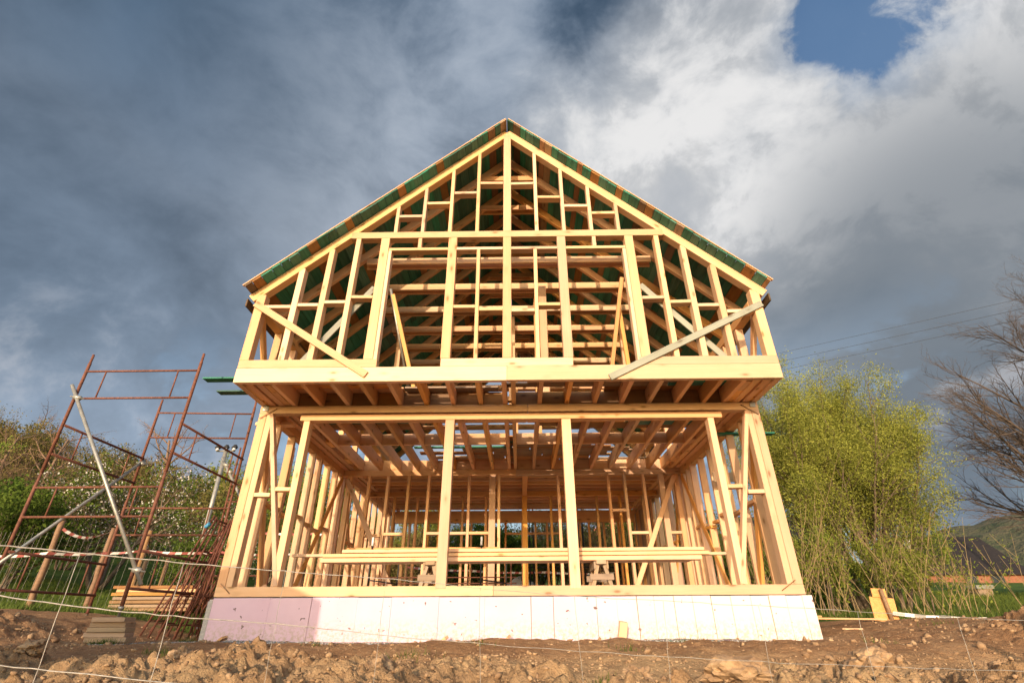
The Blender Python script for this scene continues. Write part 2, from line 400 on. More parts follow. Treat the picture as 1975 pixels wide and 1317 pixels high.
def lumps(x, y, k=0):
    """broken clods: tilted, flat-topped blocks with steep sides"""
    ix = np.floor(x); iy = np.floor(y); best = np.zeros_like(x)
    for dx in (-1, 0, 1):
        for dy in (-1, 0, 1):
            jx = ix + dx; jy = iy + dy
            px = jx + 0.1 + 0.8 * _hash(jx, jy, k); py = jy + 0.1 + 0.8 * _hash(jx, jy, k + 1)
            r = 0.30 + 0.45 * _hash(jx, jy, k + 2); an = 6.28 * _hash(jx, jy, k + 3)
            ux = (x - px) / r; uy = (y - py) / r
            st = 0.7 + 0.5 * _hash(jx, jy, k + 4)
            dd = np.maximum(np.abs(ux * np.cos(an) + uy * np.sin(an)) * st, np.abs(-ux * np.sin(an) + uy * np.cos(an)) / st) * 0.55 + 0.45 * np.hypot(ux, uy)
            t1 = 0.8 * (_hash(jx, jy, k + 5) - 0.5); t2 = 0.8 * (_hash(jx, jy, k + 6) - 0.5)
            q = np.clip(2.6 * (1 - dd), 0, 1) * r * np.clip(0.75 + t1 * ux + t2 * uy, 0.1, 1.4)
            best = np.maximum(best, q)
    return best
def sstep(v, a, b):
    t = np.clip((v - a) / (b - a), 0, 1); return t * t * (3 - 2 * t)
def base_h(x, y):
    x = np.asarray(x, float); y = np.asarray(y, float)
    a = 0.088 * np.where(y > 10, (y - 10) ** 2 / ((y - 10) + 4), 0)
    a = np.minimum(a, 0.088 * 60)
    l = np.maximum(-x - 4.9, 0)
    b = 0.47 * (1 - np.exp(-l / 1.5)) * sstep(y, 3.5, 7.0)
    c = 0.26 * np.maximum(-x - 9.5, 0) * np.clip((y - 8) / 22, 0, 1); c = np.minimum(c, 16)
    r = 0.215 * sstep(x, 3.6, 6.5) * sstep(y, 4.0, 6.5)
    fore = -0.215 * sstep(y, 5.6, 3.9)
    return -0.215 + a + b + c + r + fore
def cover_masks(x, y):
    wob = (fbm(x * 0.9, y * 0.9, 3, 40) - 0.5) * 2.0
    gl = sstep(y + wob * 0.8 - 0.12 * (x + 6), 8.9, 10.0) * sstep(x, -4.2, -5.2)
    gr = sstep(y + wob * 0.7, 10.3, 11.4) * sstep(x, 4.0, 4.8)
    gb = sstep(y, 17.0, 18.5)
    out = sstep(np.abs(x), 11.0, 14.0) * sstep(y, 7.0, 10.0)
    behind = sstep(y, -2.0, -6.0)
    grass = np.clip(np.maximum.reduce([gl, gr, gb, out, behind]), 0, 1)
    gravel = sstep(y + wob * 0.25, 6.65, 7.05) * sstep(y, 7.7, 7.5) * sstep(x, 4.3, 3.0) * sstep(x, -4.4, -3.8)
    gravel = np.maximum(gravel, sstep(np.hypot((x + 3.8) / 1.3, (y - 7.0) / 0.75) + wob * 0.12, 1.0, 0.75))
    pale = sstep(y + wob * 0.45 - 0.10 * np.sin(x * 1.3), 5.3, 4.4) * (0.55 + 0.45 * sstep(fbm(x * 1.1, y * 1.1, 3, 60), 0.4, 0.6))
    return grass, np.clip(gravel, 0, 1) * (1 - grass), pale * (1 - grass)
def ground_h(x, y):
    x = np.asarray(x, float); y = np.asarray(y, float)
    h = base_h(x, y)
    g, gv, pl = cover_masks(x, y)
    near = sstep(np.abs(x), 13, 10) * sstep(y, 11.5, 9.5) * sstep(y, 0.5, 1.5) * (1 - g)
    wx = x + 0.10 * (fbm(x * 5, y * 5, 3, 3) - 0.5); wy = y + 0.10 * (fbm(x * 5, y * 5, 3, 9) - 0.5)
    band = sstep(y + 0.8 * (fbm(x * 0.8, y * 0.8, 2, 70) - 0.5) - 0.10 * np.clip(-x, -3, 3), 4.75, 4.1) * sstep(y, 1.6, 2.6)
    mound = sstep(np.hypot((x + 6.9) / 1.8, (y - 6.2) / 1.2), 1.1, 0.3) + 0.8 * sstep(np.hypot((x - 6.0) / 1.6, (y - 5.6) / 1.2), 1.1, 0.3)
    rough = np.clip(0.09 + 0.74 * band + 0.9 * mound, 0, 1) * (1 - 0.85 * gv)
    d = 0.11 * (fbm(x * 1.5, y * 1.5, 4, 1) - 0.5)
    d = d + rough * (0.19 * lumps(wx * 1.9, wy * 1.9, 11) + 0.16 * lumps(wx * 4.4 + 3, wy * 4.4, 21) + 0.085 * lumps(wx * 11, wy * 11 + 7, 31) + 0.045 * lumps(wx * 23 + 5, wy * 23, 51) + 0.07 * (fbm(x * 14, y * 14, 4, 5) - 0.5) + 0.022 * (fbm(x * 34, y * 34, 2, 15) - 0.5) - 0.05)
    d = d + 0.035 * (fbm(x * 6, y * 6, 4, 77) - 0.5) * (1 - gv)
    d = d + 0.06 * band * fbm(x * 0.7 + 3, y * 0.7, 3, 88) + 0.10 * np.clip(mound, 0, 1)
    far = (1 - near) * sstep(y, 9.0, 16.0) * 0.35 * (fbm(x * 0.25, y * 0.25, 3, 2) - 0.5)
    wall = sstep(np.maximum(np.abs(x) - 3.95, np.maximum(7.4 - y, y - 16.6)), -0.05, 0.25)   # calm against the foundation
    inside = (np.abs(x) < 3.8) & (y > 7.6) & (y < 16.3)
    z = h + near * d * (0.35 + 0.65 * wall) + far
    return np.where(inside, -0.30, z)
def gz(x, y): return float(ground_h(np.array([x]), np.array([y]))[0])

def make_ground():
    def axis(lo, hi, step, ends, grow):
        a = list(np.arange(lo, hi + 1e-6, step)); s = step; v = a[-1]
        while v < ends[1]: s *= grow; v += s; a.append(v)
        s = step; v = a[0]; b = []
        while v > ends[0]: s *= grow; v -= s; b.append(v)
        return np.array(b[::-1] + a)
    xs = axis(-5.6, 5.6, 0.0165, (-700, 700), 1.06); ys = axis(2.7, 7.6, 0.0155, (-300, 900), 1.05)
    X, Y = np.meshgrid(xs, ys)
    Z = ground_h(X, Y)
    nx, ny = len(xs), len(ys)
    me = bpy.data.meshes.new('ground')
    n = nx * ny
    me.vertices.add(n); me.vertices.foreach_set('co', np.stack([X, Y, Z], -1).reshape(-1).astype(np.float32))
    i = np.arange(n).reshape(ny, nx)
    q = np.stack([i[:-1, :-1], i[:-1, 1:], i[1:, 1:], i[1:, :-1]], -1).reshape(-1, 4)
    me.loops.add(q.size); me.loops.foreach_set('vertex_index', q.reshape(-1).astype(np.int32))
    me.polygons.add(len(q)); me.polygons.foreach_set('loop_start', np.arange(0, q.size, 4, dtype=np.int32))
    me.polygons.foreach_set('loop_total', np.full(len(q), 4, np.int32))
    me.update(calc_edges=True)
    g, gv, pl = cover_masks(X, Y)
    at = me.attributes.new('cover', 'FLOAT_VECTOR', 'POINT')
    at.data.foreach_set('vector', np.stack([g, gv, pl], -1).reshape(-1).astype(np.float32))
    tag(link('ground', me, 'soil'), 'bare brown building-site soil running back into rising grass', 'ground', kind='structure')
make_ground()

# ------------------------------------------------------------------ the timber frame house
random.seed(11)
def rnd(a, b): return random.uniform(a, b)
WY, GY = 7.5, 6.586                 # front faces of the ground-floor wall and of the overhanging gable wall
YP, YB = 11.5, 16.35                # partition and rear wall
ZS, ZB, ZJ, ZL = 0.42, 2.889, 3.014, 3.24   # sill top, top beam bottom and top (= joist bottom), joist top
RZ, RS = 8.32, 0.937                # ridge height and slope of the rafters
house = empty('timber_house_frame', (0, WY, -0.2), 'unfinished pale timber frame house with green boarded roof on a pink foundation', 'house')
H = house

# foundation
m_simple('pale_floor', (0.64, 0.56, 0.45), (0.74, 0.66, 0.55), 5)
def foundation():
    f = block('foundation', -3.84, 3.86, WY - 0.005, YB + 0.1, -0.6, 0.284, 'concrete', H, 0, e=0.01)
    xs = [-3.875, -3.12, -2.57, -1.97, -1.52, -0.9, -0.3, 0.3, 0.59, 1.149, 1.417, 1.679, 1.901, 2.162, 2.403, 2.644, 2.898, 3.159, 3.392, 3.612, 3.825, 3.965]
    for i, (a, b) in enumerate(zip(xs[:-1], xs[1:])):
        g = 0.0007 if i < 7 else 0.0026
        yy = WY - 0.085 + rnd(-0.003, 0.003)
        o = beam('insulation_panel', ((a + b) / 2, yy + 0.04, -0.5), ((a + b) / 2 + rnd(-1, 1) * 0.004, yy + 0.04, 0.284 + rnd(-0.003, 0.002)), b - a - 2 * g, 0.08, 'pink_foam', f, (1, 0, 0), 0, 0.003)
    block('bounce_floor', -3.7, 3.7, WY + 0.16, YB - 0.1, 0.2845, 0.2885, 'pale_floor', f, 0)  # unseen floor layer, added pale to bounce light up into the rooms
    block('seam_foam', -3.85, 3.94, WY - 0.072, WY - 0.004, -0.5, 0.276, 'board_brown', f, 0)
    block('rendered_edge', -3.935, -3.885, WY - 0.065, WY + 0.3, -0.5, 0.27, 'render_grey', f, 2)
    block('rendered_edge', -3.985, -3.94, WY + 0.0, YB + 0.1, -0.5, 0.25, 'render_grey', f, 1)
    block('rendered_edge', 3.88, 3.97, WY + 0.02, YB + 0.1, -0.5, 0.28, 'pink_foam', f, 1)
    block('damp_strip', -3.94, 3.94, WY - 0.01, WY + 0.15, 0.286, 0.2965, 'bitumen', H, 0)
foundation()

# ground floor: sills, front wall
block('sill', -3.93, -0.2, WY, WY + 0.14, 0.298, ZS, 'pine', H); block('sill', -0.196, 3.93, WY, WY + 0.14, 0.298, ZS, 'pine', H)
for s in (-1, 1):
    block('sill', min(s * 3.79, s * 3.93), max(s * 3.79, s * 3.93), WY + 0.142, YB + 0.07, 0.298, ZS, 'pine', H)
block('sill', -3.78, 3.78, YB - 0.07, YB + 0.07, 0.298, ZS, 'pine', H)
def vpost(name, x, w, y0, d, z0, z1, mat='pine', lean=0.0):
    return beam(name, (x, y0 + d / 2, z0), (x + lean, y0 + d / 2, z1), w, d, mat, H, (1, 0, 0))
for s in (-1, 1):
    vpost('post', s * 3.868, 0.118, WY, 0.14, ZS, ZB)                 # doubled corner post
    vpost('post', s * 3.762, 0.088, WY + 0.004, 0.14, ZS, ZB, 'pine_pale')
    vpost('post', s * 3.15, 0.095, WY, 0.14, ZS, 2.76, 'pine_pale')    # window post
    vpost('post', s * 0.905, 0.14, WY - 0.004, 0.14, ZS - 0.035, 2.76)
    beam('brace', (s * 3.735, WY + 0.045, ZB - 0.02), (s * 3.135, WY + 0.045, ZS + 0.005), 0.06, 0.10, 'pine', H, (1, 0, 0))
    beam('nogging', (s * 3.715, WY + 0.06, 1.635), (s * 3.48, WY + 0.06, 1.632), 0.12, 0.055, 'pine_pale', H, (0, 1, 0))
    beam('nogging', (s * 3.42, WY + 0.06, 1.715), (s * 3.20, WY + 0.06, 1.71), 0.12, 0.055, 'pine_pale', H, (0, 1, 0))
block('header', -3.255, 3.33, WY - 0.012, WY + 0.13, 2.762, 2.852, 'pine', H)
block('beam', -3.93, 0.31, WY + 0.002, WY + 0.142, ZB, ZJ - 0.002, 'pine', H); block('beam', 0.314, 3.93, WY + 0.002, WY + 0.142, ZB, ZJ - 0.002, 'pine', H)
for s in (-1, 1):                                                       # corner plates and spikes
    block('bracket', min(s * 3.80, s * 3.885), max(s * 3.80, s * 3.885), WY - 0.012, WY - 0.004, 2.93, 3.008, 'galvanised', H, 2)
    tube('nail', (s * 3.90, WY - 0.02, 2.80), (s * 3.66, WY - 0.008, 2.965), 0.006, 'board_brown', H, 5)
    tube('nail', (s * 3.865, WY - 0.02, 0.46) if s < 0 else (3.62, WY - 0.02, 0.345), (s * 3.72, WY - 0.008, 0.34) if s < 0 else (3.83, WY - 0.012, 0.47), 0.006, 'board_brown', H, 5)
    x0, x1 = sorted((s * 3.79, s * 3.93))
    block('wall_plate', x0, x1, WY + 0.146, YP, ZB, ZJ - 0.003, 'pine_orange', H); block('wall_plate', x0, x1, YP + 0.004, YB + 0.07, ZB, ZJ - 0.003, 'pine', H)
    # side wall studs
    ys = [8.02, 8.62, 9.22, 9.66, 10.05, 10.53, 11.04] if s < 0 else [8.05, 8.6, 9.15, 9.62, 10.2, 10.72, 11.05]
    ys += [11.42, 11.62, 12.2, 12.8, 13.35, 13.95, 14.55, 15.2, 15.8, 16.22]
    for y in ys: vpost('stud', s * 3.86, 0.13, y, 0.062, ZS, ZB - 0.002, random.choice(['pine', 'pine', 'pine_pale']), rnd(-1, 1) * 0.008)
    for a, b, z in ((8.09, 8.61, 1.62), (8.69, 9.2, 1.58), (9.29, 9.6, 1.66), (9.73, 10.02, 1.60), (10.13, 10.5, 1.56), (10.6, 11.0, 1.66), (12.3, 12.78, 1.6), (13.4, 13.9, 1.62)):
        beam('nogging', (s * 3.85, a, z), (s * 3.85, b, z + 0.01), 0.12, 0.05, 'pine_orange', H, (1, 0, 0))
    beam('brace', (s * 3.80, YP - 0.1, ZB - 0.05), (s * 3.80, 9.75, ZS + 0.02), 0.03, 0.12, 'pine_orange', H, (1, 0, 0))
    beam('brace', (s * 3.80, 11.7, ZB - 0.05), (s * 3.80, 13.2, ZS + 0.02), 0.03, 0.12, 'pine_orange', H, (1, 0, 0))
    beam('brace', (s * 3.85, 7.66, ZB - 0.04), (s * 3.85, 8.6, ZS + 0.04), 0.05, 0.11, 'pine_orange', H, (1, 0, 0))
for i in range(11):                                                     # boarding at the back of the far side wall
    block('wall_board', 3.715, 3.74, 14.05 + i * 0.2, 14.05 + i * 0.2 + 0.19, ZS, ZB - 0.02, random.choice(['old_wood', 'pine_orange', 'old_wood']), H, 2)

# partition and rear wall
block('beam', -3.78, 0.1, YP - 0.07, YP + 0.07, ZB, ZJ - 0.003, 'pine', H); block('beam', 0.104, 3.78, YP - 0.07, YP + 0.07, ZB, ZJ - 0.003, 'pine', H)
block('sill', -3.78, 3.78, YP - 0.07, YP + 0.07, 0.298, ZS, 'pine', H)
for x, w in ((-3.66, .10), (-3.2, .06), (-2.78, .06), (-2.31, .06), (-1.86, .06), (-0.95, .06), (-0.43, .14), (-0.28, .06), (1.05, .06), (2.17, .06), (2.53, .06), (2.96, .06), (3.35, .12), (3.68, .10)):
    vpost('stud', x, w, YP - 0.06, 0.12, ZS, ZB - 0.002, random.choice(['pine', 'pine_pale', 'pine']), rnd(-1, 1) * 0.006)
for a, b, z in ((-2.75, -2.34, 1.65), (-1.83, -0.98, 1.66), (-0.92, -0.5, 1.66), (2.56, 2.93, 1.65), (2.2, 2.5, 2.12), (3.41, 3.63, 1.65), (-3.17, -2.81, 1.62)):
    beam('nogging', (a, YP, z), (b, YP, z), 0.11, 0.055, 'pine_pale', H, (0, 1, 0))
beam('brace', (-3.70, YP - 0.085, ZB - 0.08), (-2.38, YP - 0.085, ZS), 0.10, 0.035, 'pine', H, (1, 0, 0))
beam('brace', (3.64, YP - 0.085, ZB - 0.04), (2.45, YP - 0.085, ZS), 0.10, 0.035, 'pine', H, (1, 0, 0))
block('beam', -3.78, 3.78, YB - 0.07, YB + 0.07, 2.66, ZB + 0.12, 'pine_orange', H)
for x in (-3.7, -3.2, -2.62, -2.02, -1.42, -1.3, -0.82, -0.25, 0.30, 0.66, 1.02, 1.40, 2.02, 2.3, 2.75, 3.2, 3.7):
    vpost('stud', x, 0.06 if x != 0.30 else 0.14, YB - 0.06, 0.12, ZS, 2.66, 'pine_orange', rnd(-1, 1) * 0.006)
beam('nogging', (-0.22, YB, 2.34), (1.37, YB, 2.34), 0.11, 0.06, 'pine_orange', H, (0, 1, 0))
block('girder', 0.25, 0.37, YP + 0.08, YB - 0.08, ZB + 0.0, ZJ - 0.005, 'pine_orange', H)
vpost('post', 0.31, 0.13, 13.6, 0.13, 0.29, ZB - 0.003, 'pine_orange')
block('beam', -3.78, 0.24, 13.6, 13.72, ZB, ZJ - 0.006, 'pine_orange', H); block('beam', 0.385, 3.78, 13.6, 13.72, ZB, ZJ - 0.006, 'pine_orange', H)
for x in (-3.1, -2.5, -1.9, -1.3, -0.7, 1.0, 1.6, 2.2, 2.8, 3.4):
    vpost('stud', x, 0.06, 13.61, 0.10, 0.30, ZB - 0.003, 'pine_orange', rnd(-1, 1) * 0.006)

# floor joists over the front room, running out under the gable
JX = [-3.40, -2.97, -2.54, -2.12, -1.71, -1.29, -0.86, -0.43, -0.045, 0.09, 0.50, 0.93, 1.37, 1.80, 2.23, 2.66, 3.09, 3.42]
for x in JX:
    block('joist', x - 0.034, x + 0.034, GY + 0.085, YP - 0.03, ZJ, ZL, 'pine_orange' if random.random() < .35 else 'pine', H)
for s in (-1, 1):
    for x, w in ((3.885, 0.085), (3.745, 0.10), (3.60, 0.10)):
        block('joist', s * x - w / 2, s * x + w / 2, GY + 0.085, YB, ZJ + 0.001, ZL, 'pine', H)
    for y in (GY + 0.15, 7.0, 7.35, 8.3, 9.4, 10.6, 11.3):
        block('spacer', min(s * 3.70, s * 3.84), max(s * 3.70, s * 3.84), y, y + 0.30, ZJ + 0.012, ZL - 0.01, 'pine_orange', H, 1)
        block('spacer', min(s * 3.55, s * 3.46), max(s * 3.55, s * 3.46), y, y + 0.34, ZJ + 0.010, ZL - 0.01, 'pine_orange', H, 1)
allx = sorted([-3.48] + JX + [3.50])
for y, m in ((WY + 0.06, 'board_brown'), (9.60, 'pine'), (YP - 0.025, 'pine')):
    for a, b in zip(allx[:-1], allx[1:]):
        if b - a > 0.2: block('blocking', a + 0.036, b - 0.036, y - 0.022, y + 0.022, ZJ + 0.004, ZL - 0.004, m, H, 0)
# ceiling joists behind the partition
y = YP + 0.3
while y < YB - 0.15:
    block('joist', -3.54, 3.54, y - 0.035, y + 0.035, ZJ, ZL - 0.02, random.choice(['pine', 'pine_orange']), H); y += 0.36
# loose floor planks on the joists
y = GY + 0.10
while y < YP - 0.1:
    w = rnd(0.10, 0.2)
    if 9.35 < y < 9.75: y += w; continue
    cuts = [-3.55]
    while cuts[-1] < 3.2: cuts.append(cuts[-1] + rnd(1.4, 2.6))
    cuts[-1] = 3.55
    for a, b in zip(cuts[:-1], cuts[1:]):
        mid = (a + b) / 2
        if 6.9 < y < 9.3 and -0.6 < mid < 0.9: continue
        if y > 9.7 and (mid < -1.3 or mid > 2.6): continue
        if random.random() < 0.03: continue
        block('floor_plank', a + 0.01, b - 0.01, y, y + w - rnd(0.002, 0.014), ZL + 0.002, ZL + 0.027 + rnd(0, .004), random.choice(['board_brown', 'pine_orange', 'board_brown', 'old_wood', 'old_wood', 'board_green']), H, 0, 0.002, 0.002)
    y += w
for i in range(26):
    y = YP + 0.05 + i * 0.19
    block('floor_plank', -3.54, rnd(-0.6, 0.8), y, y + 0.185, ZL - 0.018, ZL + 0.006, 'pine', H, 0, 0.001, 0.002)
    block('floor_plank', 0.9, 3.54, y, y + 0.184, ZL - 0.018, ZL + 0.006, 'pine_orange', H, 0, 0.001, 0.002)
    block('floor_plank', -0.65, 0.95, y + 0.002, y + 0.18, ZL + 0.008, ZL + 0.03, 'pine', H, 0, 0.001, 0.002)

# gable wall on the overhang
block('rim_board', -3.93, 0.0, GY - 0.004, GY + 0.076, 3.012, 3.238, 'pine_pale', H); block('rim_board', 0.003, 3.93, GY - 0.005, GY + 0.075, 3.010, 3.238, 'pine_pale', H)
for a, b in ((-3.93, -1.90), (-0.965, 0.966), (1.93, 3.93)):
    block('bottom_plate', a, b, GY, GY + 0.14, 3.241, 3.37, 'pine', H)
for s in (-1, 1):
    def under(x): return RZ - 0.195 - RS * abs(x)
    vpost('post', s * 3.862, 0.136, GY, 0.14, 3.37, under(3.862) + 0.02)
    for x, w in ((3.32, .092), (2.90, .088), (2.49, .078)):
        vpost('stud', s * x, w, GY + 0.003, 0.135, 3.37, min(under(x) + 0.02, 5.645), 'pine_pale', rnd(-1, 1) * 0.006)
    vpost('post', s * 2.035, 0.14, GY, 0.14, 3.37 if s else 0, 5.645)
    vpost('stud', s * 1.935, 0.052, GY + 0.006, 0.13, 3.241, 5.385, 'pine_pale')
    vpost('post', s * 0.905, 0.14, GY, 0.14, 3.37, 5.645)
    vpost('stud', s * 0.46, 0.056, GY + 0.003, 0.13, 3.37, 5.385, 'pine_pale', s * 0.008)
    vpost('stud', s * 1.455, 0.06, GY + 0.003, 0.13, 5.44, 5.645, 'pine_pale')
    for x in (0.507, 0.968, 1.432, 1.89):
        vpost('stud', s * x, 0.058, GY + 0.003, 0.13, 5.775, under(x) + 0.02, 'pine_pale')
    # gable rafters
    a = math.atan(RS); hh = 0.195 * math.cos(a); nx, nz = math.sin(a) * s, math.cos(a)
    p0 = Vector((0, GY + 0.07, RZ)); p1 = Vector((s * 4.07, GY + 0.07, RZ - RS * 4.07)); off = Vector((-nx, 0, -nz)) * (hh / 2)
    beam('rafter', p0 + off + Vector((s * 0.05, 0, -0.047)), p1 + off, 0.142, hh, 'pine', H, (0, 1, 0))
# noggings between the gable studs: (x0, x1, z)
for a, b, z in ((-3.79, -3.37, 4.335), (-3.27, -2.95, 4.365), (-2.855, -2.53, 4.41), (-2.45, -2.11, 4.505), (2.11, 2.45, 4.435), (2.53, 2.855, 4.355), (2.945, 3.27, 4.285), (3.37, 3.79, 4.17),
                (-0.83, -0.49, 4.305), (-0.43, -0.07, 4.252), (0.07, 0.43, 4.228), (0.49, 0.83, 4.332),
                (-0.475, -0.068, 6.937), (-0.935, -0.538, 6.703), (-1.40, -1.0, 6.461), (-1.86, -1.465, 6.167), (0.068, 0.475, 6.914), (0.538, 0.935, 6.584), (1.0, 1.40, 6.372), (1.465, 1.86, 6.196)):
    beam('nogging', (a, GY + 0.068, z - 0.028), (b, GY + 0.068, z - 0.028 + rnd(-1, 1) * 0.006), 0.125, 0.055, 'pine_pale', H, (0, 1, 0))
block('collar_beam', -2.62, 2.62, GY - 0.003, GY + 0.137, 5.645, 5.775, 'pine', H)
block('header', -1.96, -0.976, GY + 0.002, GY + 0.132, 5.386, 5.439, 'pine_pale', H); block('header', 0.976, 1.96, GY + 0.002, GY + 0.132, 5.386, 5.439, 'pine_pale', H)
block('header', -0.834, -0.068, GY + 0.002, GY + 0.132, 5.386, 5.439, 'pine_pale', H); block('header', 0.068, 0.834, GY + 0.002, GY + 0.132, 5.386, 5.439, 'pine_pale', H)
vpost('post', 0.004, 0.133, GY - 0.002, 0.14, 3.37, 5.645); vpost('post', 0.006, 0.134, GY - 0.002, 0.14, 5.775, 8.15)
# temporary braces nailed across the gable
beam('brace', (-3.915, GY - 0.022, 4.345), (-2.02, GY - 0.022, 3.105), 0.105, 0.032, 'pine', H, (0, 0, 1))
beam('brace', (3.91, GY - 0.022, 4.25), (1.47, GY - 0.022, 3.03), 0.10, 0.034, 'board_grey', H, (0, 0, 1))
beam('brace', (-2.15, GY + 0.165, 4.75), (-3.15, GY + 0.165, 3.3), 0.10, 0.03, 'board_grey', H, (0, 0, 1))
beam('brace', (2.15, GY + 0.165, 4.75), (3.35, GY + 0.165, 3.3), 0.10, 0.03, 'board_grey', H, (0, 0, 1))
tube('prop', (-1.87, GY + 0.10, 4.68), (-1.60, GY + 0.9, 3.27), 0.022, 'galvanised', H)
beam('prop', (-1.83, GY + 0.14, 4.60), (-1.50, GY + 0.8, 3.27), 0.06, 0.05, 'pine_orange', H)
beam('prop', (1.87, GY + 0.16, 4.90), (1.62, GY + 0.8, 3.27), 0.06, 0.05, 'pine_orange', H)
beam('prop', (1.84, GY + 0.5, 4.60), (1.90, GY + 0.55, 3.27), 0.06, 0.05, 'pine_orange', H)

# knee walls under the eaves
for s in (-1, 1):
    x0, x1 = sorted((s * 3.79, s * 3.93))
    block('eaves_plate', x0, x1, GY + 0.145, YB, 4.26, 4.40, 'pine_orange', H)
    for y in (7.35, 7.95, 8.75, 9.9, 11.0, 12.1, 13.2, 14.3, 15.4, 16.2): vpost('stud', s * 3.86, 0.12, y, 0.09, ZL + 0.03, 4.258, 'pine')
    beam('brace', (s * 3.86, GY + 0.17, 4.22), (s * 3.86, 7.32, 3.28), 0.06, 0.10, 'pine_orange', H, (1, 0, 0))
    beam('brace', (s * 3.86, 8.0, 4.22), (s * 3.86, 8.7, 3.28), 0.06, 0.10, 'pine_orange', H, (1, 0, 0))
    block('eaves_board', min(s * 4.085, s * 4.11), max(s * 4.085, s * 4.11), 6.62, 16.6, 4.34, 4.48, 'board_dark', H)

# rafter pairs with doubled collar ties
RY = [7.30 + 0.8 * i for i in range(12)]
a = math.atan(RS); hh = 0.195 * math.cos(a)
for i, y in enumerate(RY):
    for s in (-1, 1):
        off = Vector((-math.sin(a) * s, 0, -math.cos(a))) * (hh / 2)
        beam('rafter', Vector((s * 0.05, y, RZ - 0.047)) + off, Vector((s * 4.07, y, RZ - RS * 4.07)) + off, 0.08, hh, 'pine' if random.random() < .6 else 'pine_orange', H, (0, 1, 0))
    for dy in (-0.065, 0.065):
        e0 = rnd(2.52, 2.62); e1 = rnd(2.52, 2.62)
        block('collar_tie', -e0, e1, y + dy - 0.022, y + dy + 0.022, 5.585, 5.715, 'pine_pale' if dy < 0 else 'pine_orange', H)
        block('ridge_tie', -0.58, 0.58, y + dy - 0.02, y + dy + 0.02, 7.62, 7.74, 'pine_orange', H)
# posts standing in the loft
for x, y, w, z1 in ((0.64, 7.95, 0.14, 5.60), (0.50, 8.1, 0.05, 5.4), (0.05, 9.0, 0.12, 5.58), (0.10, 10.6, 0.12, 5.58), (0.62, 10.6, 0.12, 5.58), (-2.3, 9.2, .10, 5.58), (2.35, 9.2, .10, 5.58)):
    vpost('post', x, w, y, w, ZL + 0.028, z1, 'pine' if w > .06 else 'pine_orange')

# roof boards across the rafters
def roof_boards():
    for s in (-1, 1):
        q = 0.0; SL = math.hypot(4.04, 4.04 * RS); row = 0
        ca, sa = math.cos(a), math.sin(a)
        while q < SL - 0.05:
            w = rnd(0.12, 0.20); w = min(w, SL - q)
            y = 6.37 + rnd(-0.012, 0.012)
            while y < 16.5:
                L = rnd(2.3, 4.2); y1 = min(y + L, 16.6)
                if 16.6 - y1 < 1.0: y1 = 16.6
                m = random.choices(['board_green', 'board_brown', 'old_wood', 'board_dark'], [0.72, 0.17, 0.04, 0.07])[0]
                c = q + w / 2; t = 0.0125 + rnd(0, 0.004)
                cx = s * (c * ca) + s * sa * t; cz = RZ - c * sa + ca * t
                beam('roof_board', (cx, y + .002, cz), (cx, y1 - 0.004, cz), w - rnd(0.003, 0.010), 0.024, m, H, (s * ca, 0, -sa), 0.0, 0.002)
                y = y1
            q += w; row += 1
        off = Vector((math.sin(a) * s, 0, math.cos(a)))
        beam('added_underlay', Vector((s * .01, 11.52, RZ - .01)) + off * 0.036, Vector((s * 4.03, 11.52, RZ - RS * 4.03)) + off * 0.036, 10.1, 0.006, 'bitumen', H, (0, 1, 0), 0, 0.001)  # dark sheet added over the boards to block sky light in their gaps
        beam('verge_batten', Vector((0, 6.385, RZ)) + off * 0.040, Vector((s * 4.05, 6.385, RZ - RS * 4.05)) + off * 0.040, 0.05, 0.016, 'pine_pale', H, (0, 1, 0))
        block('cross_board', min(s * 4.00, s * 4.06), max(s * 4.00, s * 4.06), 6.40, 6.7, RZ - RS * 4.02 + 0.06, RZ - RS * 4.02 + 0.085, 'pine', H, 1)
roof_boards()

# ------------------------------------------------------------------ things standing in and against the house
FLOOR = 0.284
def sawhorse(x, y0, y1, label):
    e = empty('sawhorse', (x, (y0 + y1) / 2, FLOOR), label, 'sawhorse', 'sawhorses under the long planks')
    top = 0.765
    beam('top_rail', (x, y0, top - 0.02), (x, y1, top - 0.02), 0.14, 0.06, 'old_wood', e)
    beam('cap_board', (x - 0.09, y0 + 0.02, top - 0.06), (x - 0.09, y1, top - 0.06), 0.03, 0.10, 'old_wood', e)
    beam('cap_board', (x + 0.09, y0 + 0.02, top - 0.06), (x + 0.09, y1, top - 0.06), 0.03, 0.10, 'old_wood', e)
    for yy in (y0 + 0.06, y1 - 0.06):
        for s in (-1, 1): beam('leg', (x + s * 0.05, yy, top - 0.06), (x + s * 0.17, yy, FLOOR + 0.002), 0.055, 0.05, 'old_wood', e)
        beam('cross_bar', (x - 0.17, yy - 0.03, 0.55), (x + 0.17, yy - 0.03, 0.55), 0.025, 0.08, 'old_wood', e, (0, 1, 0))
sawhorse(-1.13, 7.9, 8.45, 'rough sawhorse under the left end of the long planks')
sawhorse(1.33, 7.9, 8.45, 'rough sawhorse with splayed legs under the right end of the long planks')
PL = 'long planks laid across the sawhorses'
def plank(x0, x1, y0, y1, z0, z1, label, tilt=0.0, mat='pine_pale', group=PL):
    o = beam('plank', (x0, (y0 + y1) / 2, (z0 + z1) / 2 - tilt), (x1, (y0 + y1) / 2, (z0 + z1) / 2 + tilt), y1 - y0, z1 - z0, mat, None, (0, 1, 0))
    tag(o, label, 'plank', group)
plank(-2.74, 2.80, 7.95, 8.13, 0.768, 0.826, 'pale plank in the bottom layer nearest the front wall, on the sawhorses', 0.008)
plank(-2.60, 2.70, 8.16, 8.34, 0.768, 0.826, 'pale plank in the bottom layer behind the front one, on the sawhorses', 0.004)
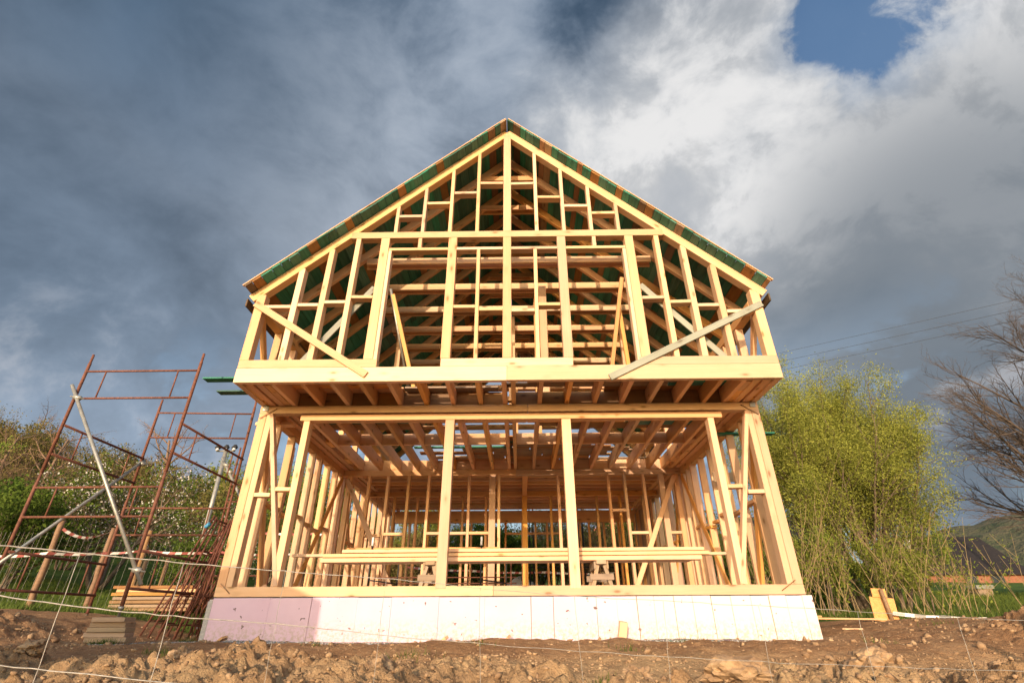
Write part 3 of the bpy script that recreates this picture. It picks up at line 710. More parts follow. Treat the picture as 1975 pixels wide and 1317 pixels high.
plank(-2.72, 2.92, 7.955, 8.125, 0.838, 0.885, 'pale plank in the middle layer nearest the front wall, on the sawhorses', 0.008)
plank(-2.45, 2.86, 7.97, 8.12, 0.897, 0.942, 'topmost front pale plank of the stack on the sawhorses', 0.006)
plank(-2.3, 2.75, 8.15, 8.33, 0.835, 0.882, 'pale plank at the back of the stack on the sawhorses', 0.004)
plank(-3.2, -2.5, 8.02, 8.10, 0.842, 0.882, 'short end of timber sticking out left of the plank stack', 0.0)
plank(2.78, 3.2, 8.02, 8.10, 0.842, 0.880, 'short end of timber sticking out right of the plank stack', 0.0)

def trestle(x, y, label):
    e = empty('metal_trestle', (x, y, FLOOR), label, 'trestle', 'black metal trestles in the front room')
    for dx in (0, 0.42):
        tube('upright', (x + dx, y + dx * 0.8, FLOOR), (x + dx, y + dx * 0.8, 1.16), 0.013, 'black_metal', e)
    tube('cross_tube', (x, y, 1.04), (x + 0.42, y + 0.336, 0.98), 0.011, 'black_metal', e)
    tube('cross_tube', (x, y, 0.62), (x + 0.42, y + 0.336, 0.58), 0.011, 'black_metal', e)
    tube('rung', (x, y, 0.45), (x + 0.42, y + 0.336, 0.45), 0.011, 'black_metal', e)
    tube('sleeve', (x, y, 1.16), (x, y, 1.30), 0.02, 'white_plastic', e)
trestle(-2.40, 9.4, 'black metal trestle with white tip behind the left half of the long planks')
trestle(-0.50, 9.4, 'black metal trestle with white tip beside the middle posts')
G2 = 'timbers across the metal trestles'
plank(-2.85, -0.20, 9.43, 9.56, 1.085, 1.135, 'orange timber lying on top across the metal trestles', 0.0, 'pine_orange', G2)
plank(-2.62, 0.02, 9.44, 9.58, 1.01, 1.06, 'lower orange timber across the metal trestles', 0.0, 'pine_orange', G2)
e = empty('tube_rail', (-1.4, 10.3, FLOOR), 'low pair of thin rusty tubes behind the left window of the front room', 'rail')
for z in (0.62, 0.72): tube('tube', (-2.5, 10.3, z), (0.1, 10.3, z - 0.005), 0.010, 'rust', e, 6)
for x in (-2.4, 0.0): tube('upright', (x, 10.3, FLOOR), (x, 10.3, 0.95), 0.011, 'rust', e, 6)
# black scaffold standing behind the rear wall
e = empty('black_scaffold', (1.4, 17.6, 0.2), 'thin black scaffold seen through the rear opening of the house', 'scaffold')
for x in (0.5, 0.62, 2.1, 2.25): tube('upright', (x, 17.6, 0.0), (x, 17.6, 3.6), 0.022, 'black_metal', e, 6)
for z in (0.9, 1.5, 1.62): tube('ledger', (0.4, 17.6, z), (3.4, 17.6, z), 0.016, 'black_metal', e, 6)

# offcuts on the sill and boards sticking out of the side walls
def loose(name, p0, p1, w, h, mat, label, cat, group=None, side=None):
    tag(beam(name, p0, p1, w, h, mat, None, side), label, cat, group)
loose('offcut', (-3.66, 7.8, 0.30), (-3.45, 7.95, 0.44), 0.14, 0.05, 'pine', 'tilted pale offcut leaning inside the left front corner', 'offcut')
loose('offcut', (-3.45, 7.95, 0.31), (-3.10, 8.05, 0.37), 0.16, 0.06, 'pine_orange', 'orange offcut lying beside the left corner post', 'offcut')
loose('offcut', (-3.30, 8.1, 0.40), (-3.02, 8.12, 0.44), 0.10, 0.05, 'pine_pale', 'pale offcut on top of the orange one by the left corner', 'offcut')
loose('offcut', (-2.88, 8.0, 0.30), (-2.72, 8.35, 0.42), 0.16, 0.05, 'pine_orange', 'dark orange offcut right of the left window post', 'offcut')
OUT = 'boards sticking out beside the walls'
loose('green_board', (-5.0, 7.55, 3.505), (-3.5, 7.55, 3.505), 0.16, 0.028, 'board_green', 'upper dark green board reaching from the scaffold to the gable floor', 'board', OUT, (0, 1, 0))
loose('green_board', (-5.0, 8.0, 3.47), (-3.5, 8.0, 3.47), 0.16, 0.028, 'board_green', 'lower dark green board reaching from the scaffold to the gable floor', 'board', OUT, (0, 1, 0))
loose('green_board', (3.6, 8.6, 2.855), (4.62, 8.6, 2.855), 0.14, 0.028, 'board_green', 'green board poking out of the right wall below the overhang', 'board', OUT, (0, 1, 0))
loose('board_end', (3.5, 7.4, 3.285), (4.25, 7.4, 3.285), 0.18, 0.035, 'pine_orange', 'orange board end sticking out past the right gable corner', 'board', OUT, (0, 1, 0))
loose('board_end', (-4.22, 8.05, 2.90), (-3.6, 8.05, 2.90), 0.14, 0.055, 'pine', 'pale board end sticking out of the left wall under the overhang', 'board', OUT, (0, 1, 0))
loose('board_end', (3.7, 9.3, 2.28), (4.3, 9.3, 2.28), 0.03, 0.17, 'old_wood', 'short brown board nailed across studs of the right side wall', 'board', OUT, (0, 1, 0))

# ------------------------------------------------------------------ scaffold left of the house
def scaffold():
    S = empty('scaffold_tower', (-5.65, 7.9, 0.15), 'rusty tubular scaffold tower of braced frames beside the left gable end', 'scaffold')
    def frame(pa, pb, z0, z1, rails, nm, mat='rust', r=0.023):
        pa = Vector(pa); pb = Vector(pb)
        for p in (pa, pb):
            Tubes().path([(p.x, p.y, z0), (p.x, p.y, z1 - 0.15), (p.x, p.y, z1 - 0.14), (p.x, p.y, z1)], [r, r, r * 0.78, r * 0.78], 8).build('upright', mat, S)
        for z in rails:
            o = tube('rail', (pa.x, pa.y, z), (pb.x, pb.y, z), r * 0.7, mat, S)
        for k in range(0, len(rails) - 1, 2):
            for u in (0.18, 0.82):
                q = pa.lerp(pb, u); tube('spindle', (q.x, q.y, rails[k]), (q.x, q.y, rails[k + 1]), r * 0.5, mat, S, 6)
    FL, FR, BL, BR = (-6.52, 7.0), (-4.77, 7.0), (-6.5, 8.75), (-4.78, 8.85)
    P = lambda q: (q[0], q[1], 0)
    frame(P(FL), P(FR), 1.85, 3.70, (3.41, 2.96), 'cross_frame'); frame(P(FL), P(FR), 0.16, 1.85, (1.64, 1.25), 'cross_frame')
    frame(P(BL), P(BR), 1.95, 3.66, (3.40, 2.93), 'cross_frame'); frame(P(BL), P(BR), 0.22, 1.95, (1.70, 1.27), 'cross_frame')
    for q0, q1, nm in ((FL, BL, 'side_frame'), (FR, BR, 'side_frame')):
        o = None
        for z in (2.54, 2.11, 0.82, 0.38):
            t = tube('side_rail', (q0[0] + .03, q0[1], z), (q1[0] + .03, q1[1], z), 0.018, 'rust_dark', S)
        for za, zb in ((2.54, 2.11), (0.82, 0.38)):
            for u in (0.2, 0.8):
                x = q0[0] + (q1[0] - q0[0]) * u + .03; yy = q0[1] + (q1[1] - q0[1]) * u
                tube('spindle', (x, yy, za), (x, yy, zb), 0.011, 'rust', S, 6)
    # third bay further back
    frame((-5.92, 10.75, 0), (-4.75, 10.8, 0), 0.3, 3.35, (2.55, 2.2, 1.1, 0.8), 'cross_frame', 'rust', 0.021)
    # galvanised diagonals with couplers
    def diag(p0, p1, clamps):
        o = tube('diagonal_tube', p0, p1, 0.024, 'galvanised', S, 10)
        p0 = Vector(p0); p1 = Vector(p1)
        for u in clamps:
            c = p0.lerp(p1, u); tt = Tubes()
            q0 = c + Vector((-0.09, 0.0, 0.01)); q1 = c + Vector((0.12, 0.02, -0.03))
            tt.path([q0.lerp(q1, w) for w in (0, .25, .28, .72, .75, 1)], [.010, .010, .036, .036, .010, .010], 8)
            tt.build('coupler', 'galvanised', o)
    diag((-6.60, 6.95, 3.16), (-4.58, 6.95, 0.42), (0.07, 0.935))
    diag((-6.46, 8.78, 2.52), (-6.50, 6.70, 0.42), (0.03,))
    diag((-5.22, 9.0, 2.62), (-4.1, 9.0, 1.08), (0.08, 0.16))
    for q, z in ((FR, 0.16), (FL, 0.20), (BL, 0.22), (BR, 0.22)):
        if q is not FR: tube('leg_extension', (q[0], q[1], gz(*q) + .02), (q[0], q[1], z), .021, 'rust_dark', S); z = gz(*q) + .1
        b = Tubes(); b.path([(q[0], q[1], z + w) for w in (-.10, -.01, -.008, .02, .022, .05)], [.016, .016, .032, .032, .016, .016], 8)
        b.build('base_jack', 'galvanised', S)
scaffold()
# packing blocks under the front leg
random.seed(5)
zb = -0.20
NB = ['lowest', 'second lowest', 'middle', 'second highest', 'top']
for i in range(5):
    dx = rnd(-0.025, 0.025)
    o = beam('packing_block', (-4.99 + dx + i * 0.01, 6.92 + rnd(-.02, .02), zb + 0.027), (-4.52 + dx - i * 0.012, 6.96 + rnd(-.03, .03), zb + 0.027), 0.22, 0.050, 'old_wood', None, (0, 1, 0))
    tag(o, '%s timber block of the stack packed under the scaffold leg' % NB[i], 'timber block', 'packing blocks under the scaffold leg'); zb += 0.053

# leaning rusty frames by the left corner
random.seed(8)
LEAN = ['leftmost of the rusty frames leaning beside the left house corner', 'second from left of the leaning rusty frames', 'middle one of the leaning rusty frames, nearest the corner gravel', 'fourth of the rusty frames leaning behind the left corner', 'fifth of the leaning rusty frames, standing steeper', 'steepest rusty frame, closest to the pale corner post']
for i, lb in enumerate(LEAN):
    bx = -5.15 + i * 0.13; tx = -4.62 + i * 0.055; y0 = 8.15 + rnd(-.1, .1); z0 = gz(bx, y0) - 0.01; z1 = 1.42 + rnd(-.06, .06)
    o = empty('leaning_frame', (bx, y0, z0), lb, 'scaffold frame', 'rusty frames leaning by the house corner')
    yy = y0 + 0.42
    for y in (y0, yy): tube('upright', (bx, y, z0), (tx, y + .12, z1), 0.014, 'rust_dark', o, 6)
    for u in (0.12, 0.35, 0.70, 0.97):
        p = Vector((bx, y0, z0)).lerp(Vector((tx, y0 + .12, z1)), u); tube('rung', p, (p.x, p.y + 0.42, p.z), 0.010, 'rust', o, 6)
    tube('cross_brace', (bx, y0, z0 + .1), (bx + (tx - bx) * .6, yy + .07, z0 + (z1 - z0) * .6), 0.009, 'rust', o, 5)
    tube('cross_brace', (bx, yy, z0 + .1), (bx + (tx - bx) * .6, y0 + .07, z0 + (z1 - z0) * .6), 0.009, 'rust', o, 5)
tag(tube('blue_tie', (-4.62, 8.05, 1.27), (-4.56, 8.05, 1.33), 0.028, 'blue_strap'), 'small bright blue tie on the leaning rusty frames', 'strap')

# sawn timber pile on the grass
random.seed(21)
zg = gz(-7.1, 11.3)
LP = empty('timber_pile', (-7.1, 11.2, zg), 'stacked pile of orange sawn timber lying on grass behind the scaffold', 'timber pile')
for k in range(7):
    x = -7.75 + rnd(-.05, .05) + 0.02 * k; nrow = 6 if k < 6 else 3
    for j in range(nrow):
        yy = 10.8 + j * 0.16
        block('timber', x + rnd(-.14, .14), x + 1.6 + rnd(-.3, .15), yy, yy + 0.14, zg + 0.03 + k * 0.066, zg + 0.078 + k * 0.066 + rnd(0, .008), random.choice(['pine_orange', 'board_brown', 'board_brown', 'board_brown', 'old_wood']), LP, 0, .006)

# log stakes with barrier tape
STK = [(-8.45, 9.9, 1.70, 0.055, 'thick bare log stake nearest the scaffold, left of the hanging tape'), (-7.95, 10.55, 1.66, 0.048, 'log stake standing behind the middle of the scaffold'),
       (-7.45, 10.9, 1.66, 0.045, 'log stake holding the barrier tape just left of the timber pile'), (-9.6, 9.6, 1.4, 0.06, 'outermost log stake beyond the left edge of the scaffold')]
STP = []
random.seed(3)
for x, y, zt, r, lb in STK:
    z = gz(x, y) - 0.05; ln = rnd(-.04, .04)
    n = 8; o = Tubes().path([(x + ln * i / n + rnd(-.008, .008), y + rnd(-.008, .008), z + (zt - z) * i / n) for i in range(n + 1)], [r * (1 + rnd(-.08, .08)) * (1 - 0.15 * i / n) for i in range(n + 1)], 9).build('log_stake', 'log_bark')
    tag(o, lb, 'stake', 'log stakes along the tape line'); STP.append((x, y))
for x, y, zt, lb in ((-7.35, 11.6, 1.2, 'short thin stake on the grass left of the timber pile'), (-7.75, 11.5, 1.15, 'short stake under a pale rail left of the timber pile'), (-6.95, 11.8, 1.25, 'short stake touching the left end of the timber pile')):
    z = gz(x, y); o = tube('log_stake', (x, y, z - .03), (x + .02, y, zt), 0.04, 'log_bark'); tag(o, lb, 'stake', 'log stakes along the tape line')
def tape(name, pts, h, label, sag=0.05, stripe=0.11, red='red_tape'):
    """striped barrier tape: red and white pieces as two parts"""
    e = empty(name, pts[0], label, 'barrier tape', 'red and white barrier tapes')
    V = {0: [], 1: []}; F = {0: [], 1: []}; d = 0.0
    for p0, p1 in zip(pts[:-1], pts[1:]):
        p0 = Vector(p0); p1 = Vector(p1); L = (p1 - p0).length; n = max(2, int(L / stripe))
        def at(u): 
            q = p0.lerp(p1, u); q.z -= sag * 4 * u * (1 - u) * L / 2; q.y += 0.02 * math.sin(u * 9 + p0.x); return q
        for i in range(n):
            a, b = at(i / n), at((i + 1) / n); k = i % 2; v = V[k]; m = len(v)
            sk = Vector((0.03, 0, 0)); hz = Vector((0, 0.012 * math.sin(i * .7), h / 2))
            v += [tuple(a - hz), tuple(b - hz), tuple(b + hz + sk), tuple(a + hz + sk)]; F[k].append((m, m + 1, m + 2, m + 3))
    link('red_stripes', mesh('red_stripes', V[0], F[0]), red, e); link('white_stripes', mesh('white_stripes', V[1], F[1]), 'white_plastic', e)
    for c in e.children: c['kind'] = 'stuff'
tape('barrier_tape', [(-10.6, 9.3, 0.98), (-9.6, 9.55, 1.05), (-8.45, 9.83, 1.12), (-7.95, 10.5, 1.19), (-7.45, 10.84, 1.27), (-6.2, 11.5, 1.31), (-4.9, 12.0, 1.32), (-3.6, 12.6, 1.36)], 0.045, 'long red and white barrier tape strung along the log stakes at left')
tape('barrier_tape', [(-8.40, 9.9, 1.55), (-7.97, 10.5, 1.58)], 0.04, 'short sagging upper tape between the two tall log stakes', 0.35, 0.06)
tape('barrier_tape', [(-6.4, 13.0, 1.72), (-6.1, 13.1, 1.92), (-5.0, 13.3, 1.93), (-4.2, 13.5, 1.9)], 0.05, 'thin higher barrier tape bent downward behind the leaning frames', 0.03, 0.1)
tape('barrier_tape', [(-3.5, 17.8, 1.55), (-1.5, 18.0, 1.45), (1.0, 18.1, 1.40), (3.2, 18.0, 1.35)], 0.06, 'barrier tape on the grass behind the rear wall of the house', 0.03, 0.12)
# light wire mesh between the stakes
t = Tubes(); random.seed(14)
for i in range(46):
    x = -10.2 + i * 0.085; y = 9.75 + max(0, x + 8.6) * 0.9; z = gz(x, y)
    t.path([(x + rnd(-.02, .02), y, z), (x + 0.05, y, z + 1.25)], 0.0017, 3, False)
tag(t.build('mesh_wires', 'wire'), 'thin pale mesh wires hanging between the log stakes', 'wire mesh', kind='stuff')

# floodlight mast
M_ = empty('floodlight_mast', (-9.3, 16.0, gz(-9.3, 16.0)), 'pale leaning mast with three small floodlights behind the scaffold', 'light mast')
tube('mast', (-9.3, 16.0, gz(-9.3, 16.0)), (-9.34, 16.0, 4.9), 0.065, 'galvanised', M_, 10)
tube('crossbar', (-9.65, 16.0, 4.88), (-9.05, 16.0, 4.88), 0.025, 'galvanised', M_)
for i, x in enumerate((-9.62, -9.35, -9.08)):
    hd = beam('floodlight', (x - 0.05, 16.0, 4.95), (x + 0.07, 15.95, 5.03), 0.10, 0.12, 'black_metal', M_); tube('lens', (x + 0.03, 15.93, 4.92), (x + 0.04, 15.91, 4.89), 0.05, 'white_plastic', hd)

# ------------------------------------------------------------------ things on the ground at right
g0 = gz(6.2, 9.5)
O = empty('chipboard_marker', (6.2, 9.5, g0), 'stepped orange chipboard panel fixed to a log stake at the dirt edge', 'marker board')
beam('lower_panel', (6.16, 9.52, g0 - 0.03), (6.19, 9.54, 0.325), 0.40, 0.018, 'osb', O, (1, 0, 0)); beam('upper_panel', (6.155, 9.518, 0.328), (6.16, 9.52, 0.46), 0.235, 0.018, 'osb', O, (1, 0, 0))
Tubes().path([(6.21, 9.47, g0 - 0.05), (6.19, 9.46, 0.2), (6.165, 9.45, 0.45)], [0.034, 0.031, 0.027], 9).build('stake', 'log_bark', O)
tape('barrier_tape', [(6.22, 9.44, g0 + 0.1), (6.5, 9.35, g0 + 0.06), (7.5, 9.2, gz(7.5, 9.2) + 0.02)], 0.05, 'white barrier tape trailing to the ground from the chipboard marker', 0.03, 0.15, 'wire')
GB = 'boards lying on the dirt right of the foundation'
loose('ground_board', (4.2, 8.7, 0.03), (6.0, 9.35, gz(6.0, 9.35) + 0.03), 0.12, 0.025, 'pine', 'long pale board lying on dirt between foundation and chipboard marker', 'board', GB)
loose('ground_board', (4.1, 8.9, 0.04), (4.9, 9.2, 0.05), 0.12, 0.025, 'pine_orange', 'short board under the long one right of the foundation', 'board', GB)
loose('ground_board', (4.75, 8.35, gz(4.75, 8.35) + .01), (4.95, 8.2, gz(4.95, 8.2) + 0.005), 0.07, 0.02, 'pine', 'small pale slat tipped forward on the dirt by the long board', 'board', GB)
random.seed(31)
WB = [(1.42, 7.22, .20, .14, 70, 'upright pale wedge offcut against the white foundation, right of centre'), (-0.78, 7.25, .10, .05, 5, 'small block at the foundation foot left of centre'), (0.0, 7.25, .07, .05, 10, 'tiny block at the foundation foot at the centre'), (-3.35, 6.85, .13, .04, -10, 'pale offcut on the gravel in front of the pink corner'), (-5.62, 5.9, .22, .07, 8, 'grey brick-like offcut in the dark soil at far left')]
for x, y, l, h, an, lb in WB:
    z = gz(x, y); an = R(an)
    o = beam('wood_offcut', (x - l / 2 * math.cos(an) * .6, y, z + 0.0), (x + l / 2 * math.cos(an) * .6, y - .03, z + l * abs(math.sin(an)) + 0.03), 0.09, h * 0.7, 'pine' if x > -5 else 'old_wood', None, (0, 1, 0)); tag(o, lb, 'offcut', 'offcuts on the soil')

# ------------------------------------------------------------------ wire fence close to the camera
def fence():
    F = empty('wire_fence', (0.1, 1.8, -0.4), 'pale sagging wire mesh fence crossing the foreground soil', 'fence')
    rng = random.Random(4)
    rows = [[(-3.4, .34), (-2.4, .29), (-1.6, .23), (-1.2, .195), (-0.67, .15), (-0.25, .12), (0.12, .085), (0.5, .06), (0.88, .04), (1.3, .018), (1.7, -.002), (2.6, -.02), (3.5, -.02)],
            [(-3.4, .15), (-2.4, .12), (-1.52, .08), (-1.25, .045), (-0.84, .01), (-0.55, -.008), (-0.3, -.033), (0.12, -.066), (0.5, -.09), (0.92, -.11), (1.3, -.125), (1.64, -.135), (2.6, -.15), (3.5, -.16)],
            [(-3.4, -.06), (-2.4, -.08), (-1.43, -.11), (-1.1, -.14), (-0.81, -.165), (-0.4, -.19), (0.12, -.225), (0.9, -.25), (1.7, -.27), (3.5, -.28)]]
    for row in rows:
        pts = []; rad = []
        for (xa, za), (xb, zb_) in zip(row[:-1], row[1:]):
            n = max(2, int((xb - xa) / 0.05))
            for i in range(n):
                u = i / n; x = xa + (xb - xa) * u
                pts.append((x, 1.8 + 0.012 * math.sin(x * 5), za + (zb_ - za) * u + rng.uniform(-.0018, .0018))); rad.append(0.0020 - 0.0012 * min(1, max(0, (x + 1.2) / 1.2)))
        Tubes().path(pts, rad, 6).build('line_wire', 'wire', F)
    tops = np.interp
    for x in (-2.65, -1.98, -1.64, -1.31, -0.955, -0.61, -0.28, 0.025, 0.325, 0.605, 0.90, 1.2, 1.5, 1.85, 2.2):
        zt = float(np.interp(x, [p[0] for p in rows[0]], [p[1] for p in rows[0]]))
        dx = rng.uniform(-.02, .02)
        Tubes().path([(x + dx * (1 - i / 8) + rng.uniform(-.002, .002), 1.797, -0.30 + (zt + 0.30) * i / 8) for i in range(9)], 0.0014 if x < -0.8 else 0.0007, 5).build('stay_wire', 'wire', F)
    for x in (-3.4, 3.5): tube('post', (x, 1.8, gz(x, 1.8) - 0.2), (x, 1.8, 0.6), 0.05, 'log_bark', F)
fence()

# ------------------------------------------------------------------ plants
def grow(rng, p, d, L, r, lvl, par, paths, tips):
    """recursive branch; par[lvl] = (steps, wiggle, lift, n_children, angle, ratio, start)"""
    st, wig, lift, nc, ang, ratio, start = par[lvl]
    pts = [p.copy()]; rad = [r]; d = d.normalized()
    for i in range(st):
        d = (d + Vector((rng.uniform(-1, 1), rng.uniform(-1, 1), rng.uniform(-1, 1))) * wig + Vector((0, 0, lift))).normalized()
        p = p + d * (L / st); pts.append(p.copy()); rad.append(r * (1 - 0.72 * (i + 1) / st))
    paths.append((lvl, pts, rad))
    if lvl + 1 >= len(par):
        tips.append(pts); return
    for k in range(nc):
        u = start + (1 - start) * (k + rng.random()) / nc; f = u * st; i = min(int(f), st - 1)
        q = pts[i].lerp(pts[i + 1], f - i); dd = (pts[i + 1] - pts[i]).normalized()
        ax = dd.cross(Vector((rng.uniform(-1, 1), rng.uniform(-1, 1), rng.uniform(-1, 1)))).normalized()
        nd = Matrix.Rotation(ang * rng.uniform(0.6, 1.3), 3, ax) @ dd
        grow(rng, q, nd, L * ratio * rng.uniform(0.7, 1.2) * (1.15 - 0.5 * u), max(rad[i] * 0.6, 0.003), lvl + 1, par, paths, tips)
def branch_mesh(name, paths, kmin=3, kmax=7):
    t = Tubes()
    for lvl, pts, rad in paths: t.path(pts, rad, max(kmin, kmax - 2 * lvl), False)
    return mesh(name, t.v, t.f, True)
def leaf_mesh(name, C, size, rng, aspect=0.45, droop=0.0):
    """diamond leaves at centres C (n,3)"""
    n = len(C); g = np.random.default_rng(rng)
    a = g.normal(size=(n, 3)); a[:, 2] -= droop; a /= np.linalg.norm(a, axis=1)[:, None]
    b = g.normal(size=(n, 3)); b -= (b * a).sum(1)[:, None] * a; b /= np.linalg.norm(b, axis=1)[:, None]
    L = size * g.uniform(0.6, 1.35, (n, 1)); W = L * aspect
    v = np.stack([C - a * L / 2, C + b * W / 2, C + a * L / 2, C - b * W / 2], 1).reshape(-1, 3)
    me = bpy.data.meshes.new(name); me.vertices.add(4 * n); me.vertices.foreach_set('co', v.reshape(-1).astype(np.float32))
    me.loops.add(4 * n); me.loops.foreach_set('vertex_index', np.arange(4 * n, dtype=np.int32))
    me.polygons.add(n); me.polygons.foreach_set('loop_start', np.arange(0, 4 * n, 4, dtype=np.int32)); me.polygons.foreach_set('loop_total', np.full(n, 4, np.int32))
    me.update(calc_edges=True); return me
def leaf_points(tips, per, spread, seed, along=0.25):
    g = np.random.default_rng(seed); out = []
    for pts in tips:
        P = np.array(pts); m = len(P) - 1
        u = g.uniform(along, 1, per) * m; i = np.minimum(u.astype(int), m - 1); f = (u - i)[:, None]
        out.append(P[i] * (1 - f) + P[i + 1] * f + g.normal(scale=spread, size=(per, 3)))
    return np.concatenate(out)

def build_kind(seed, stems, par, height, r0, lean, leaf, per, spread, size, mat, extra=None, aspect=0.5, bark='bark'):
    rng = random.Random(seed); paths = []; tips = []
    for k in range(stems):
        an = 2 * math.pi * (k + rng.random() * .7) / stems; ln = lean * rng.uniform(0.5, 1.2)
        d = Vector((math.cos(an) * ln, math.sin(an) * ln, 1))
        grow(rng, Vector((math.cos(an) * 0.12 * (stems > 1), math.sin(an) * 0.12 * (stems > 1), -0.15)), d, height * rng.uniform(0.8, 1.05), r0 * rng.uniform(.7, 1.1), 0, par, paths, tips)
    out = {'trunk': (branch_mesh('branches', paths), bark)}
    if per:
        out['crown'] = (leaf_mesh('leaves', leaf_points(tips, per, spread, seed), size, seed, aspect), mat)
    if extra:
        mat2, per2, size2 = extra
        out['blossom'] = (leaf_mesh('petals', leaf_points(tips, per2, spread, seed + 99), size2, seed + 5, 0.8), mat2)
    return out
KH = {}
def plant(kind, name, x, y, s, rz, label, cat, group=None, sz=None):
    if id(kind) not in KH:
        KH[id(kind)] = max(max(v.co.z for v in me.vertices) for me, mt in kind.values())
    s = s / KH[id(kind)]                      # s: wanted height in metres
    z = gz(x, y); e = empty(name, (x, y, z), label, cat, group); e.rotation_euler.z = rz; e.scale = (s, s, sz or s)
    for nm, (me, mt) in kind.items():
        o = bpy.data.objects.new(nm, me); COL.objects.link(o); o.parent = e
        if not me.materials: me.materials.append(MATS[mt])
    return e

bush_par = [(5, .16, .06, 7, .75, .62, .15), (4, .22, .05, 6, .7, .55, .2), (3, .3, .02, 0, 0, 0, 0)]
tree_par = [(6, .08, .03, 9, .8, .55, .3), (5, .16, .05, 6, .7, .5, .2), (4, .25, .02, 4, .6, .5, .2), (3, .3, .0, 0, 0, 0, 0)]
bare_par = [(7, .07, .03, 12, .85, .62, .18), (6, .12, .05, 8, .7, .5, .2), (5, .18, .03, 6, .65, .5, .15), (4, .25, .0, 4, .6, .55, .2), (3, .3, .0, 0, 0, 0, 0)]
K_green = build_kind(101, 6, bush_par, 3.0, .05, .55, True, 34, .16, .15, 'leaf_green')
K_olive = build_kind(102, 7, bush_par, 3.0, .05, .5, True, 16, .18, .13, 'leaf_olive', bark='twig')
K_fresh = build_kind(103, 3, tree_par, 4.2, .08, .3, True, 9, .15, .14, 'leaf_fresh')
K_twig = build_kind(104, 6, [(5, .14, .06, 8, .7, .6, .15), (4, .2, .05, 7, .6, .55, .15), (3, .3, .02, 5, .6, .5, .1), (2, .3, 0, 0, 0, 0, 0)], 3.0, .045, .45, True, 1, .12, .10, 'leaf_olive', bark='twig')
K_blossom = build_kind(105, 4, tree_par, 3.4, .08, .55, True, 6, .14, .10, 'leaf_green', ('petal', 2, .06))
K_bare = build_kind(106, 1, tree_par, 6.0, .13, .05, False, 0, 0, 0, None, bark='twig')

# willow clump right of the house
def willow():
    rng = random.Random(77); paths = []; tips = []
    par = [(7, .06, .02, 11, .5, .52, .22), (5, .13, .06, 7, .55, .5, .15), (4, .2, .0, 4, .6, .55, .2), (3, .25, -.06, 0, 0, 0, 0)]
    for dx, dy, ln, L, r in ((-.25, .0, -.20, 6.0, .11), (.0, .2, -.04, 6.2, .12), (.3, .0, .10, 5.3, .10), (.55, .1, .26, 5.6, .11), (-.5, -.2, -.34, 5.0, .08), (.2, -.4, .02, 4.6, .07), (.8, -.2, .46, 4.4, .08), (.1, .5, -.12, 5.2, .09), (.5, -.5, .22, 4.0, .06), (-.2, -.5, -.16, 4.2, .06), (.15, .05, .07, 5.9, .09), (.4, .3, .17, 5.5, .09), (-.1, .25, -.10, 5.7, .08), (.25, -.2, .13, 5.0, .07)):
        grow(rng, Vector((dx, dy, -.2)), Vector((ln, rng.uniform(-.22, .22), 1)), L, r, 0, par, paths, tips)
    e = empty('willow_tree', (8.95, 14.4, gz(8.95, 14.4)), 'big round yellow-green willow right of the house, in fresh leaf', 'tree')
    e.scale = (0.86, 1.0, 0.86)
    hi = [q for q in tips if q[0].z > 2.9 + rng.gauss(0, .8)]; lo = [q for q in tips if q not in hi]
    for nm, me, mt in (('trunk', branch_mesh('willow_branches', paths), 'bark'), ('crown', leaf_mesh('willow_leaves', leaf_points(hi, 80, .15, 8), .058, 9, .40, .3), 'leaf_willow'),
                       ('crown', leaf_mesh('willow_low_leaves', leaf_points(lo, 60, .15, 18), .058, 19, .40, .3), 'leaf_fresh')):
        o = bpy.data.objects.new(nm, me); COL.objects.link(o); o.parent = e; me.materials.append(MATS[mt])
willow()
def osiers(name, label, spots, seed, leaves=10, mat='leaf_fresh'):
    rng = random.Random(seed); t = Tubes(); tips = []
    cx = sum(s[0] for s in spots) / len(spots); cy = sum(s[1] for s in spots) / len(spots); cz = gz(cx, cy)
    for x, y, h, n in spots:
        z = gz(x, y) - cz
        for i in range(n):
            p = Vector((x - cx + rng.gauss(0, .28), y - cy + rng.gauss(0, .28), z - .05)); d = Vector((rng.gauss(0, .26), rng.gauss(0, .2), 1)).normalized(); L = h * rng.uniform(.3, 1.15); pts = [p.copy()]
            for k in range(6):
                d = (d + Vector((rng.uniform(-1, 1), rng.uniform(-1, 1), 0)) * .06).normalized(); p = p + d * L / 6; pts.append(p.copy())
            t.path(pts, [.0085 * (1 - .13 * k) for k in range(7)], 4, False); tips.append(pts)
            for b in range(3):
                q = pts[2 + b].copy(); dd = (d + Vector((rng.uniform(-.8, .8), rng.uniform(-.8, .8), .2))).normalized(); tw = [q.copy(), q + dd * .35, q + dd * .6 + Vector((0, 0, .1))]; t.path(tw, [.006, .005, .003], 3, False); tips.append(tw)
    e = empty(name, (cx, cy, cz), label, 'shrub')
    o = t.build('stems', 'osier', None); o.parent = e
    if leaves:
        me = leaf_mesh('osier_leaves', leaf_points(tips, leaves, .07, seed, .3), .07, seed, .4); o = bpy.data.objects.new('foliage', me); COL.objects.link(o); o.parent = e; me.materials.append(MATS[mat])
osiers('osier_thicket', 'thicket of thin yellowish stems at the foot of the willow', [(7.0, 12.6, 2.6, 10), (7.9, 12.2, 2.2, 9), (8.8, 12.4, 2.3, 9), (7.4, 13.4, 3.0, 9)], 41, 17)
osiers('osier_thicket', 'loose thin stems right of the chipboard marker in front of dark roof', [(9.8, 12.6, 1.9, 5), (10.6, 13.0, 2.1, 4), (11.6, 13.2, 1.9, 4), (9.3, 13.4, 2.2, 5)], 42, 9)
